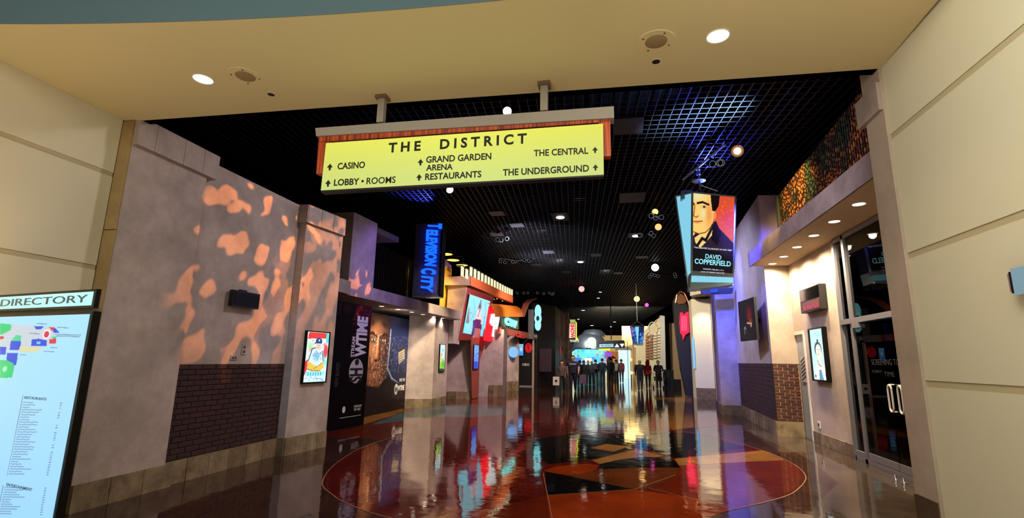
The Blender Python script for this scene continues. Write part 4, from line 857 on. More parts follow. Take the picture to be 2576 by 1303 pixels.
# ================================================================ LEFT: UPPER STOREY
up = thing('wall_left', (-6.3, 11, 3.3), 'purple-lit upper pier standing on the left canopy', 'pier', kind='structure')
MB().foot([(-7.8, 10.4), (-6.10, 10.45), (-6.02, 11.5), (-7.8, 11.5)], 3.3, 5.0).build('plaster_field', plaster, up)
ur = thing('wall_left', (-6.5, 13, 3.3), 'dark corrugated upper wall behind the blue vertical sign', 'wall', kind='structure')
MB().box((-7.0, 11.5, 3.3), (-6.9, 17.6, 5.6)).build('backing', dark, ur)
for i in range(40): MB().box((-6.9, 11.55+i*.15, 3.3), (-6.85, 11.62+i*.15, 4.9)).build('corrugation', mat('dark_bronze', (26, 18, 18), .5), ur)
MB().foot([(-6.9, 11.5), (-6.35, 11.55), (-6.2, 13.2), (-6.9, 13.2)], 4.9, 5.06).build('beam', plaster, ur)
gw = thing('wall_left', (-6.6, 18, 3.3), 'yellow-lit rough upper wall with a dark round ornament', 'wall', kind='structure')
gold = mat('gold_render', (196, 148, 44), .6, bump=1, bscale=9)
MB().box((-6.75, 16.2, 3.3), (-6.6, 19.2, 5.2)).build('render_field', gold, gw)
MB().box((-6.8, 19.0, 3.0), (-5.75, 19.1, 4.62)).build('plaster_return', plaster, gw)
MB().box((-6.6, 16.0, 3.3), (-5.9, 16.05, 5.9)).build('side_screen', black_m, gw)
o = gw
s = MB(); cc = Vector((-6.35, 16.5, 4.3)); pts = [cc+Vector((0, .45*math.cos(t*math.pi/12), .45*math.sin(t*math.pi/12))) for t in range(25)]; s.path(pts, .035); s.build('ring', black_m, o)
s = MB(); s.tube(cc-UP*.45, cc+UP*.45, .025).tube(cc-Vector((0, .45, 0)), cc+Vector((0, .45, 0)), .025); s.build('spokes', black_m, o)
# vertical neon sign
ns = thing('neon_sign', (-5.6, 14, 3.4), 'vertical perforated sign with glowing blue neon letters on the left canopy', 'sign')
sc_ = [aty(1037, 742, 14), aty(1104, 746, 14), aty(1107, 571, 14), aty(1047, 565, 14)]
xl, xr_ = -6.02, -5.19; zb_, zt_ = 3.46, 5.66
s = MB(); n1, n2 = 20, 52
for i in range(n1+1):
    x = xl+(xr_-xl)*i/n1; s.box((x-.008, 14.0, zb_), (x+.008, 14.012, zt_))
for j in range(n2+1):
    z = zb_+(zt_-zb_)*j/n2; s.box((xl, 13.998, z-.010), (xr_, 14.010, z+.010))
o = s.build('perforated_screen', mat('screen_grey', (120, 112, 130), .4, .5), ns); o['kind'] = 'stuff'
MB().box((xl, 14.22, zb_), (xr_, 14.30, zt_)).build('case_back', black, ns)
MB().box((xr_, 13.97, zb_-.05), (xr_+.05, 14.3, zt_+.05)).build('edge_post', black_m, ns); MB().box((xl, 13.97, zb_-.07), (xr_+.05, 14.3, zb_-.02)).build('bottom_rail', steel, ns)
neon = glow('neon_blue', (14, 76, 255), 2.6)
light('SPOT', (-3.9, 10.5, 5.8), (-5.6, 14, 3.8), 160, (.8, .8, 1), .1, 18, .9)  # unseen spot added to lighten the perforated screen
letters('T', (-5.62, 13.95, zt_-.02), (0, 0, -1), (1, 0, 0), .17, .46, neon, ns, 'neon_letter', .05, .2, .03)
letters('ELEVISION', (-5.66, 13.95, zt_-.19), (0, 0, -1), (1, 0, 0), 1.16, .38, neon, ns, 'neon_letter', .05, .2, .03)
letters('C', (-5.76, 13.95, zt_-1.40), (0, 0, -1), (1, 0, 0), .20, .48, neon, ns, 'neon_letter', .05, .2, .03)
letters('ITY', (-5.74, 13.95, zt_-1.62), (0, 0, -1), (1, 0, 0), .52, .38, neon, ns, 'neon_letter', .05, .2, .03)
s = MB(); s.box((xl+.1, 14.14, zb_+.05), (xr_-.1, 14.16, zt_-.05)); s.build('neon_halo_sheet', glow('neon_halo', (2, 6, 120), .55), ns)  # glowing sheet put in for the blue halo behind the letters
s = MB(); s.tube((-5.6, 14.15, zt_), (-5.6, 14.15, 6.3), .03); s.build('hanger', black_m, ns)
# yellow dome lamps on arms
for i, (u, v) in enumerate(((1122, 640), (1140, 655), (1162, 668))):
    p = atx(u, v, -6.0)
    t = thing('dome_lamp', p, 'yellow-lit shallow dome lamp over the gold wall, %s of three' % ['nearest and highest', 'middle', 'farthest'][i], 'lamp', 'dome lamps over the gold wall')
    MB().lathe(p, [(.03, .14), (.09, .12), (.24, .03), (.25, 0), (.23, .01), (.08, .10), (.02, .12)], 20).build('shade', mat('dome_black', (30, 28, 30), .4), t, True)
    MB().lathe(p+Vector((0, 0, .0)), [(0, -.02), (.16, -.01), (.235, .012)], 20).build('glowing_bowl', glow('dome_yellow', (255, 214, 96), 2.2), t, True)
    s = MB(); s.path([p+UP*.14, p+UP*.36, p+Vector((-.5, 0, .40)), Vector((-6.7, p.y, p.z+.1))], .02); s.build('arm', black_m, t)
    light('SPOT', p-UP*.04, p-UP*2, 18, (1, .75, .25), .1, 130, .8)
MB().prism([(-6.62, 16.25, 5.2), (-6.62, 19.2, 5.2), (-6.62, 19.2, 5.35), (-6.62, 16.25, 5.85)], (-.05, 0, 0)).build('mauve_panel', mat('mauve', (120, 90, 128), .6), gw)
# row of lit white baffles above an orange fascia
of = thing('trim_6', (-5.6, 22, 4.4), 'orange fascia with red underside stepping along the left side', 'fascia', kind='structure')
MB().prism([(-5.6, 18.55, 4.43), (-5.6, 26.8, 4.67), (-5.6, 26.8, 5.04), (-5.6, 18.55, 4.81)], (-.15, 0, 0)).build('fascia_board', orange_p, of)
MB().prism([(-5.6, 18.55, 4.43), (-6.7, 18.4, 4.43), (-6.7, 18.4, 4.75), (-5.6, 18.55, 4.81)], (0, .06, 0)).build('fascia_end', plaster, of)
MB().prism([(-5.62, 22.8, 4.56), (-5.62, 26.8, 4.66), (-6.8, 26.8, 4.66), (-6.8, 22.8, 4.56)], (0, 0, .05)).build('underside', red_p, of)
gl_b = glow('baffle_cream', (250, 240, 190), 1.0)
for i in range(17):
    k = i/16; y = 17.4+k*9.0; z0 = 4.62+.45*k if y > 18.5 else 4.62; z0 = max(z0, 4.81+(y-18.55)/8.25*.23 if y > 18.5 else 4.62); h = .36-.06*k
    MB().box((-5.63, y, z0), (-5.60, y+.30, z0+h)).build('lit_baffle', gl_b, of)
    MB().box((-5.80, y-.05, z0+h), (-5.55, y+.35, z0+h+.025)).build('baffle_cap', black_m, of)
MB().box((-5.95, 20.4, 4.55), (-5.85, 27.2, 5.5)).build('dark_backing', dark, of)
for k, (u, v) in enumerate(((1252, 752), (1262, 756))):
    p = atz(u, v, 4.55); make_down('soffit_downlight', (-5.9, 24.0+1.2*k, 4.555+.03*k), .1, ['small downlight in the red underside, nearer one', 'small downlight in the red underside, farther one'][k], 'downlights under the orange fascia')
# red letter block with white strokes
rb = thing('red_channel_sign', (-5.6, 23, 3), 'bright red lit block sign with slanting white strokes beside the big screen', 'sign')
redg = glow('neon_red', (255, 14, 34), 1.6); whg = glow('neon_white', (230, 250, 246), 1.3); cyg = glow('neon_cyan', (120, 240, 236), 1.5)
def xquad(x, pts, m, nm, par, th=.05):
    q = [atx(u, v, x) for u, v in pts]; MB().prism(q, (-th, 0, 0)).build(nm, m, par)
xquad(-5.50, [(1232, 770), (1250, 776), (1247, 792), (1228, 858), (1219, 856), (1226, 806)], redg, 'red_bar', rb)
xquad(-5.50, [(1236, 806), (1250, 792), (1244, 858), (1232, 858)], redg, 'red_bar', rb)
xquad(-5.44, [(1238, 790), (1249, 789), (1240, 820), (1234, 812)], whg, 'white_stroke', rb); xquad(-5.44, [(1247, 789), (1253, 789), (1245, 848), (1240, 846)], whg, 'white_stroke', rb); xquad(-5.44, [(1253, 789), (1259, 789), (1252, 830), (1247, 830)], whg, 'white_stroke', rb)
# orange barrel canopy and dark swoosh
XS = -5.2
oc = thing('barrel_canopy', (XS-.2, 24, 3.7), 'orange curved canopy glowing over the cyan channel letters', 'canopy')
bz = atx(1245, 797, XS); by1 = atx(1316, 797, XS)
s = MB(); n = 12; Pp = []
for i in range(n+1):
    a = math.pi*.5*i/n; Pp.append((XS-.5+.5*math.sin(a), .62*math.cos(a)))
for (x0, z0), (x1, z1) in zip(Pp, Pp[1:]): s.face([(x0, bz.y, bz.z+z0), (x1, bz.y, bz.z+z1), (x1, by1.y, by1.z+z1), (x0, by1.y, by1.z+z0)])
s.build('curved_sheet', mat('orange_metal', (226, 130, 40), .35, .2), oc, True)
s = MB(); pr_ = [(1312, 797), (1318, 795), (1323, 780), (1329, 763), (1338, 754), (1352, 749), (1352, 752), (1339, 757), (1331, 766), (1325, 782), (1320, 797)]
s.prism([atx(u, v, XS+.02) for u, v in pr_], (-.3, 0, 0)); s.build('swoosh', mat('salmon_edge', (180, 96, 76), .5), oc)
MB().prism([atx(u, v, XS-.3) for u, v in ((1300, 797), (1300, 840), (1345, 850), (1345, 756), (1328, 766))], (-.05, 0, 0)).build('dark_infill', dark, oc)
light('SPOT', (XS+.5, 23.5, 3.2), (XS-.2, 23.5, 4.0), 60, (1, .6, .2), .1, 140, .9)
light('SPOT', (XS+.5, 26.5, 3.2), (XS-.2, 26.5, 4.0), 60, (1, .6, .2), .1, 140, .9)
cw = thing('network_sign', (XS-.15, 25, 3.5), 'cyan lit channel letters on a dark green slatted board', 'sign')
XC = XS-.12
xquad(XC, [(1259, 797), (1306, 797), (1306, 829), (1259, 822)], mat('board_green', (30, 56, 44), .6), 'board', cw, .04)
for i in range(9): xquad(XC+.03, [(1262+i*4.8, 812), (1264+i*4.8, 812), (1264+i*4.8, 824+i*.6), (1262+i*4.8, 824+i*.6)], mat('slat_olive', (96, 116, 84), .5), 'slat', cw, .02)
a = atx(1268, 815, XC+.04); b = atx(1300, 815, XC+.04)
letters('CW', (XC+.04, a.y, a.z-.03), (0, 1, 0), UP, b.y-a.y, .40, cyg, cw, 'channel_letters', .1, 0, .05)
rf = thing('store_fascia', (XS, 26, 3.0), 'salmon red store fascia with raised letters under the cyan sign', 'fascia')
xquad(XS+.06, [(1256, 822), (1330, 837), (1330, 851), (1256, 840)], red_p, 'board', rf, .08)
a = atx(1296, 846, XS+.07); b = atx(1319, 848, XS+.07)
letters('CBS', (XS+.07, a.y, a.z-.02), (0, 1, 0), UP, b.y-a.y, .22, mat('red_letters', (214, 60, 44), .5), rf, 'raised_letters', .04, 0, .03)
xquad(XS+.06, [(1330, 837), (1362, 842), (1362, 856), (1330, 852)], greyp, 'grey_end', rf, .08)
ey = thing('eye_sign', (-5.3, 34, 4.4), 'tall narrow cyan-lit oval sign seen edge-on above the black panel', 'sign')
s = MB()
cx_ = aty(1353, 800, 31)
for dz, rx, rz in ((.42, .20, .42), (-.02, .22, .36), (-.44, .19, .34)):
    s.prism([(cx_.x+rx*math.cos(2*math.pi*i/24), 31.0, cx_.z+dz+rz*math.sin(2*math.pi*i/24)) for i in range(24)], (0, .12, 0))
s.build('lit_face', glow('eye_cyan', (150, 238, 244), 1.25), ey)
MB().prism([(cx_.x+.10*math.cos(2*math.pi*i/20), 30.97, cx_.z-.02+.16*math.sin(2*math.pi*i/20)) for i in range(20)], (0, .02, 0)).build('dark_centre', glow('eye_blue', (30, 60, 80), .6), ey)
MB().box((cx_.x-.75, 31.1, cx_.z-1.0), (cx_.x-.28, 31.2, cx_.z+.55)).build('side_plate', steel, ey)
bp_ = thing('promo_panel', (-5.6, 31.4, 0), 'black freestanding panel with red ring emblem and pale right post', 'panel')
MB().box((-6.3, 31.3, .04), (-5.22, 31.36, 3.0)).build('panel', black, bp_)
MB().box((-5.24, 31.22, 0), (-5.14, 31.42, 3.2)).build('post', mat('post_beige', (206, 176, 150), .5), bp_); MB().box((-6.04, 31.28, 0), (-5.2, 31.38, .06)).build('base_rail', greyp, bp_); MB().box((-6.3, 31.25, 3.0), (-4.95, 31.45, 3.15)).build('head', greyp, bp_)
rg = glow('ring_red', (220, 30, 40), 1)
s = MB(); c = Vector((-5.50, 31.28, 2.36))
for r in (.27, .18, .09): s.path([c+Vector((r*.75*math.cos(t*math.pi/12), 0, r*math.sin(t*math.pi/12))) for t in range(25)], .028, 6)
s.build('ring_emblem', rg, bp_); letters('HBO', (-5.86, 31.29, 1.25), (1, 0, 0), UP, .44, .16, Wt, bp_, 'lettering', .04, 0, .002)
mw = thing('wall_left', (-4.5, 33, 0), 'dark maroon wall receding beyond the black panel', 'wall', kind='structure')
MB().foot([(-5.1, 32.4), (-4.2, 34.5), (-4.05, 46), (-5.4, 46), (-6, 32.4)], 0, 5.3).build('wall_face', maroon, mw)
MB().box((-4.95, 32.3, .9), (-4.2, 32.4, 2.35)).build('dim_poster', mat('dim_poster', (60, 36, 50), .5), mw)
# ================================================================ GRID CEILING
GZ = 6.3; gc = thing('ceiling', (0, 0, GZ), 'black open-cell grid ceiling over the hall', 'ceiling', kind='structure')
ga = math.radians(4.8); ux = Vector((math.cos(ga), math.sin(ga), 0)); uy = Vector((-math.sin(ga), math.cos(ga), 0)); G0 = Vector((-.4, 5.0, GZ))
gm = mat('grid_black', (32, 32, 37), .5)
gm2 = mat('grid_black_cross', (27, 27, 31), .55)
s = MB()
for i in range(-48, 47):
    a = G0+ux*(i*.17); s.prism([a-ux*.008, a+ux*.008, a+ux*.008+UP*.04, a-ux*.008+UP*.04], uy*72)
o = s.build('long_bars', gm, gc); o['kind'] = 'stuff'
s = MB()
for j in range(0, 340):
    a = G0+uy*(j*.2)-ux*(48*.17); s.prism([a-uy*.005, a+uy*.005, a+uy*.005+UP*.012, a-uy*.005+UP*.012], ux*(94*.17))
o = s.build('cross_bars', gm2, gc); o['kind'] = 'stuff'
struct('ceiling', MB().box((-14, 4.9, 7.6), (12, 82, 7.7)), dark, 'black void above the grid ceiling', 'ceiling')
struct('wall_left', MB().box((-12, 4.5, 0), (-11.9, 82, 7.7)), dark, 'dark outer wall behind the left shop fronts', 'wall')
struct('wall_right', MB().box((9, 4.8, 0), (9.1, 82, 7.7)), dark, 'dark outer wall behind the right shop fronts', 'wall')
struct('wall_left', MB().box((-12, 4.5, 0), (-5.92, 4.6, 7.0)), dark, 'dark cross wall behind the left pilaster', 'wall')
struct('wall_right', MB().box((2.9, 4.75, 0), (9, 4.85, 7.0)), dark, 'dark cross wall behind the right pilaster', 'wall')
struct('wall_back', MB().box((-12, 80, 0), (9, 80.1, 7.7)), maroon, 'dark end wall of the far concourse', 'wall')
panel_m = mat('grid_panel', (40, 38, 46), .5)
gp = [(1409, 553, .9, .9, 1), (1600, 600, .9, .7, 1), (1460, 666, .8, .4, 1), (1250, 598, .8, .5, 0), (1300, 574, .8, .5, 0), (1380, 642, .8, .6, 0), (1500, 650, .8, .5, 0), (1350, 675, .8, .4, 0), (1425, 693, .8, .5, 0), (1555, 695, .8, .5, 0), (1590, 505, 1.2, .9, 0), (1580, 325, 1.0, .7, 0), (1250, 545, .8, .5, 0), (1615, 655, .9, .5, 0)]
gname = ['with the largest lamp', 'with a lamp right of the first', 'with a small lamp, far centre']
for i, (u, v, a, b, lamp) in enumerate(gp):
    p = atz(u, v-8, GZ-.02)
    t = thing('ceiling_panel', p, ('dark square panel in the grid %s' % gname[i]) if lamp else 'dark plain panel set in the black grid ceiling', 'ceiling panel', 'panels in the grid ceiling' if not lamp else None)
    MB().box((p.x-a/2*.6, p.y-b/2, GZ-.03), (p.x+a/2*.6, p.y+b/2, GZ+.0)).build('plate', panel_m, t)
    if lamp:
        MB().lathe((p.x, p.y+.05, GZ-.05), [(0, -.01), (.13, 0), (.14, .02)], 20).build('lens', white_led, t, True)
for i, (u, v, r) in enumerate(((1510, 735, .10), (1505, 750, .10), (1467, 781, .16), (1489, 819, .22), (1546, 810, .16), (1455, 803, .14))):
    p = atz(u, v, GZ-.04); make_down('grid_downlight', (p.x, p.y, GZ-.04), r, 'small white downlight far along the grid ceiling, %s' % ['first of the pair', 'second of the pair', 'bright, above the ticket sign', 'brightest and farthest left', 'right of the brightest', 'next to the red-lit bars'][i], 'far grid downlights', lens=white_led)
# ---- spotlights on the ceiling
def spotlamp(u, v, z, r, m, label, tgt=(0, 0, 1.6), group='track spotlights under the grid'):
    p = atz(u, v, z) if z > EYE else None; d = (Vector(tgt)-p).normalized()
    t = thing('spotlight', p, label, 'spotlight', group)
    MB().lathe(p, [(r*.5, -r*3.2), (r*.9, -r*2.4), (r, -r*.4), (r*1.05, 0), (r*.95, 0)], 18, axis=d).build('housing', black_m, t, True)
    MB().lathe(p, [(0, -.01), (r*.92, -.01)], 18, axis=d).build('lens', m, t)
    MB().tube(p-d*r*1.5, Vector((p.x, p.y, GZ)), .012).build('yoke', black_m, t)
    return p
big_led = glow('spot_white', (255, 255, 240), 14)
spotlamp(1276, 280, 6.05, .085, big_led, 'brilliant white spotlight just above the hanging sign')
spotlamp(1132, 478, 5.9, .10, warm_led, 'white spotlight below the sign, left of centre', (-2, 9, 3))
p = spotlamp(1855, 380, 5.9, .13, glow('spot_halo_dim', (150, 96, 60), 1), 'large warm spotlight above the right canopy')  # lens disc glows amber: the dim halo around the bulb is painted here
q_ = (Vector((0, 0, EYE))-p).normalized(); o = MB().lathe(p+q_*.012, [(0, 0), (.07, 0)], 18, axis=q_).build('bulb', glow('spot_peach', (255, 226, 196), 8), bpy.data.objects['spotlight.002'])
spotlamp(1648, 533, 6.05, .10, amber_led, 'upper of two small amber spotlights left of the hanging billboard'); spotlamp(1656, 571, 6.05, .12, glow('amber2', (255, 190, 120), 1.4), 'lower of two small amber spotlights left of the hanging billboard')
spotlamp(1648, 673, 6.05, .19, glow('spot_pinkwhite', (255, 240, 236), 5), 'bright white spotlight below the amber pair'); spotlamp(1602, 752, 6.1, .22, glow('spot_amber', (255, 196, 110), 4), 'amber spotlight far along the right of the grid')
spotlamp(1463, 727, 6.05, .2, glow('spot_pink', (236, 190, 176), 1.2), 'dim pink spotlight far in the centre of the grid'); spotlamp(1627, 767, 6.1, .16, glow('spot_magenta', (255, 90, 190), 2), 'tiny magenta spotlight far right of the grid')
spotlamp(1537, 822, 6.1, .1, white_led, 'tiny white spotlight far over the concourse')
def cluster(u, v, z, n, spread, label, seed):
    p = atz(u, v, z); t = thing('light_truss', p, label, 'light truss'); r = random.Random(seed)
    s = MB(); s.path([p+Vector((-spread, -.1, .1)), p+Vector((0, .1, 0)), p+Vector((spread, .2, .12))], .025, 6); s.tube(p+Vector((-spread*.6, 0, .08)), p+Vector((-spread*.6, 0, GZ-z-.01)), .015).tube(p+Vector((spread*.6, 0, .08)), p+Vector((spread*.6, 0, GZ-z-.01)), .015); s.build('pipe', black_m, t)
    for i in range(n):
        q = p+Vector((r.uniform(-spread, spread), r.uniform(-.2, .3), r.uniform(-.12, .0))); d = Vector((r.uniform(-.5, .5), -1, r.uniform(-.6, -.2))).normalized()
        MB().lathe(q, [(.03, -.22), (.07, -.16), (.075, 0)], 12, axis=d).build('lamp_can', black_m, t, True)
        MB().lathe(q, [(.06, 0), (.078, 0), (.078, .008), (.07, .008)], 12, axis=d).build('glint_ring', glow('ring_glint', (120, 124, 134), .5), t)  # faint glow stands in for glints on the can rims
cluster(1300, 655, 5.9, 6, .8, 'truss of small spotlights over the left canopy', 1); cluster(1345, 735, 5.9, 8, 1.2, 'glinting spotlight truss farther along the left', 2); cluster(1680, 690, 5.9, 7, .9, 'spotlight truss left of the billboard foot', 3); cluster(1660, 540, 5.95, 3, .5, 'short truss beside the amber spotlights', 4); cluster(1250, 600, 5.9, 4, .5, 'dark spotlight truss in the middle left of the grid', 5); cluster(1625, 585, 5.95, 4, .45, 'dark truss just above the right ceiling lamp', 6)
cluster(1820, 410, 5.95, 3, .3, 'dark truss with clamps beside the warm cluster', 7)
# ================================================================ HANGING BILLBOARD
hb = thing('hanging_billboard', (2.3, 12.2, 4.4), 'hanging lit lantern-shaped billboard with portrait of a dark-haired man', 'billboard')
YB = 12.2
TL, TR2, BRr, BLl = aty(1742, 484, YB), aty(1850, 495, YB), aty(1845, 690, YB), aty(1740, 683, YB)
lt, lb = aty(1700, 493, YB+.9), aty(1733, 722, YB+.55)
bot_l, bot_r = aty(1736, 728, YB-.02), aty(1844, 716, YB-.02)
alum2 = mat('pale_aluminium', (150, 176, 180), .4, .5)
lit_c = glow('lit_cyan_panel', (132, 206, 232), 1.0)
MB().prism([BLl, BRr, TR2, TL], (0, .5, 0)).build('case', black, hb)
s = MB()
for a, b in ((TL, TR2), (TR2, BRr), (BRr, BLl), (BLl, TL)): s.tube(a, b, .028, 6)
s.build('front_frame', alum2, hb)
P = Paint(110, 160, (236, 116, 66), (204, 74, 42)); V, U = P.V, P.U
P.ell(.82, .72, .25, .2, (214, 66, 40), 1).specks(60, .012, (250, 130, 80), .62, .98, .4, .95).poly([(0, .5), (.6, .6), (.75, .45), (.6, .2), (0, .2)], (236, 196, 120))
P.poly([(.0, .42), (.10, .50), (.5, .62), (.66, .56), (1, .38), (1, 0), (0, 0)], (38, 26, 44)); P.poly([(.06, .42), (.5, .60), (.52, .5), (.34, .38), (.2, .30), (.08, .36)], (238, 200, 120)); P.line([(.5, .60), (.33, .40), (.24, .42), (.12, .32)], .03, (14, 8, 20))
P.poly([(.50, .64), (.56, .66), (.70, .50), (.60, .34), (.46, .42)], (14, 8, 18))
P.poly([(0, .58), (.02, .50), (.16, .48), (.30, .50), (.42, .56), (.50, .66), (.52, .80), (.50, 1), (0, 1)], (244, 196, 110)); P.ell(.40, .74, .1, .2, (214, 130, 66), 1, 0, .7)
P.poly([(.42, 1), (.44, .9), (.47, .78), (.54, .78), (.62, .86), (.64, 1)], (12, 6, 12)); P.ell(.53, .73, .035, .05, (226, 140, 80), .4)
P.ell(.12, .96, .2, .07, (206, 222, 180), 1, 0, .7).ell(.26, .74, .06, .06, (200, 224, 200), 1, 0, .8)
P.line([(.12, .865), (.24, .885), (.38, .86)], .022, (24, 12, 14)); P.line([(0, .86), (.03, .85)], .025, (40, 20, 16)); P.ell(.27, .825, .055, .016, (90, 50, 36), .5).ell(.28, .826, .022, .012, (16, 10, 16), .4).ell(.24, .826, .014, .006, (230, 220, 200), .4)
P.line([(.06, .84), (.05, .76), (.03, .70), (.09, .68), (.14, .70)], .012, (150, 80, 40)); P.line([(.02, .625), (.12, .63), (.24, .64)], .012, (150, 60, 44)); P.ell(.12, .615, .08, .012, (214, 130, 90), .6); P.line([(.0, .50), (.16, .475), (.32, .50), (.44, .57)], .01, (110, 50, 24))
P.poly([(0, 0), (1, 0), (1, .30), (.6, .27), (0, .30)], (10, 10, 16), .85); P.ell(.8, .3, .25, .1, (60, 40, 66), 1, 0, .6)
pf = artwork('portrait_print', BLl, BRr-BLl, TL-BLl, P.i, screen_print, hb); ny, nx = P.i.shape[:2]
co = [(BLl*(1-u)*(1-v)+BRr*u*(1-v)+TR2*u*v+TL*(1-u)*v)+Vector((0, -.012, 0)) for v in np.linspace(0, 1, ny) for u in np.linspace(0, 1, nx)]
pf.data.vertices.foreach_set('co', np.array([c[:] for c in co]).ravel())
def bb(u, v): return aty(u, v, YB-.02)
tx = glow('title_cyan', (150, 232, 246), 1.1)
def btext(s_, a, b, cap, m=tx, bold=.03, sh=0):
    a, b = bb(*a), bb(*b); d = b-a; upv = (TL-BLl).normalized(); letters(s_, a, d, (upv-d.normalized()*upv.dot(d.normalized())), d.length, cap, m, pf, 'title_lettering', bold, sh, .004)
btext('DAVID', (1774, 650), (1814, 654), .11, bold=.015); btext('COPPERFIELD', (1747, 663), (1838, 671), .125, bold=.02)
wsm = glow('small_white', (220, 226, 236), .9)
btext('\u201cTHE GREATEST ILLUSIONIST OF OUR TIME\u201d', (1745, 624), (1842, 632), .035, wsm, .02); btext('TICKETS 702.891.1111', (1768, 678), (1820, 682), .03, wsm, .02); btext('LIVE AT MGM GRAND', (1763, 685), (1822, 689), .03, wsm, .02)
q = [aty(1740, 693, YB-.03), aty(1845, 698, YB-.03), aty(1844, 711, YB-.03), aty(1739, 709, YB-.03)]; MB().prism(q, (0, .1, 0)).build('lower_light_strip', lit_c, hb)
q = [aty(1739, 684, YB-.02), aty(1846, 690, YB-.02), aty(1846, 699, YB-.02), aty(1739, 694, YB-.02)]; MB().prism(q, (0, .1, 0)).build('lower_trim', steel, hb)
MB().prism([bot_l, bot_r, aty(1845, 690, YB), aty(1738, 685, YB)], (0, .5, 0)).build('foot_case', alum2, hb)
MB().prism([lt, TL, BLl, lb], (.0, .04, 0)).build('side_light_panel', lit_c, hb)
s = MB(); s.tube(lt, lb, .03, 6).tube(lt, TL, .03, 6).tube(lb, bot_l, .03, 6).tube(lb, bot_r, .03, 6); s.build('side_frame', alum2, hb)
o = MB(); o.prism([lt+Vector((-.01, .03, 0)), lb+Vector((-.01, .03, 0)), lb+Vector((.25, .9, 0)), lt+Vector((.35, .9, 0))], (.03, 0, 0)); o.build('far_side_print', glow('far_print', (80, 40, 90), .5), hb)
tp = aty(1757, 440, YB); s = MB(); s.tube(tp+UP*.0, Vector((tp.x, tp.y, GZ)), .02); s.tube(tp, Vector((tp.x+.03, tp.y, TL.z+.03)), .02); s.tube(tp-UP*.25, Vector((TR2.x*.6+TL.x*.4, YB, TL.z)), .012); s.build('hanger_rod', steel, hb)
s = MB(); s.lathe((tp.x, tp.y, tp.z-.16), [(0, 0), (.16, 0), (.16, .025), (0, .04)], 20); s.lathe((tp.x, tp.y, tp.z), [(0, 0), (.05, 0), (.05, .07), (0, .07)], 14).lathe((tp.x, tp.y, tp.z+.12), [(0, 0), (.05, 0), (.05, .05), (0, .05)], 14); s.build('canopy_disc', alum2, hb)
MB().box((lt.x+.08, lt.y-.5, TL.z-.02), (lt.x+.33, lt.y-.2, TL.z+.2)).build('lamp_box', alum2, hb)
pp_ = thing('ceiling_pipe', (2.2, 11.5, 6.0), 'pale blue pipe running under the grid to the billboard hanger', 'pipe')
a_ = atz(1825, 362, 6.15); b_2 = atz(1718, 452, 6.15); MB().tube(a_, b_2, .03).build('pipe', alum2, pp_); MB().tube(a_, (a_.x, a_.y, GZ), .015).build('clamp', black_m, pp_); MB().tube(b_2, (b_2.x, b_2.y, GZ), .015).build('clamp', black_m, pp_)
# small projector-like display under the billboard
t = thing('message_bar', (3.1, 19, 4), 'small dark message bar with blue segment below the billboard', 'message board')
q = [aty(1762, 726, 17), aty(1845, 724, 17), aty(1843, 737, 17), aty(1768, 740, 17)]; MB().prism(q, (0, .2, 0)).build('case', mat('bar_grey', (50, 50, 60), .5), t)
q = [aty(1788, 727, 16.97), aty(1806, 727, 16.97), aty(1806, 735, 16.97), aty(1788, 736, 16.97)]; MB().prism(q, (0, .02, 0)).build('blue_segment', glow('bar_blue', (20, 60, 240), 1.2), t)
MB().tube(((aty(1800, 725, 17.1)).x, 17.1, 4.6), ((aty(1800, 725, 17.1)).x, 17.1, GZ), .02).build('hanger', black_m, t)
# ================================================================ RIGHT FAR: WHITE COLUMN, ARCH
wc = thing('wall_right', (3.9, 24.8, 0), 'cream column with stone base and small canopy, right of the black arch', 'column', kind='structure')
MB().box((3.42, 24.6, 0), (4.24, 25.55, 4.55)).build('column_shaft', foyer_paint, wc)
stone_course((3.42, 24.6), (4.24, 24.6), 0, .5, (0, -1, 0), .42, [stone, stone2], wc, .03); stone_course((3.42, 24.6), (4.24, 24.6), .5, 1.0, (0, -1, 0), .42, [stone, stone2], wc, -.0) if False else None
MB().prism([(3.3, 24.0, 4.62), (4.6, 22.2, 4.75), (4.6, 22.2, 5.1), (3.3, 24.0, 5.05)], (.4, 1.8, 0)).build('canopy', plaster_r, wc)
MB().box((4.26, 24.4, 0), (4.75, 25.4, 5.4)).build('side_pier', plaster_r, wc)
light('SPOT', (3.9, 23.9, 4.5), (3.9, 24.7, 1.0), 240, WARM, .05, 80, .8)
t = tag(MB().box((3.36, 24.55, 1.35), (3.44, 24.62, 2.75)).build('edge_screen', glow('edge_blue', (110, 190, 240), 1)), 'thin bright blue screen edge on the cream column', 'screen')
ar = thing('black_arch', (3.1, 26, 0), 'tall black leaning arch fin with red neon emblem and copper top', 'arch')
def yq(pts, y, th, m, nm, par): MB().prism([aty(u, v, y) for u, v in pts], (0, th, 0)).build(nm, m, par)
yq([(1693, 760), (1698, 745), (1710, 740), (1722, 752), (1732, 775), (1741, 810), (1747, 870), (1748, 998), (1728, 997), (1714, 930), (1704, 860), (1697, 800)], 25.95, .6, mat('arch_navy', (12, 14, 26), .5), 'fin', ar)
s = MB(); pts = [aty(u, v, 25.9) for u, v in ((1699, 762), (1703, 742), (1712, 733), (1722, 738), (1731, 758), (1738, 785))]; s.path(pts, .04, 6); s.build('arch_rim', mat('copper', (200, 130, 90), .35, .7), ar)
yq([(1702, 760), (1705, 745), (1712, 738), (1721, 744), (1727, 757), (1722, 763), (1708, 765)], 25.88, .05, mat('copper_sheet', (130, 80, 50), .5), 'copper_panel', ar)
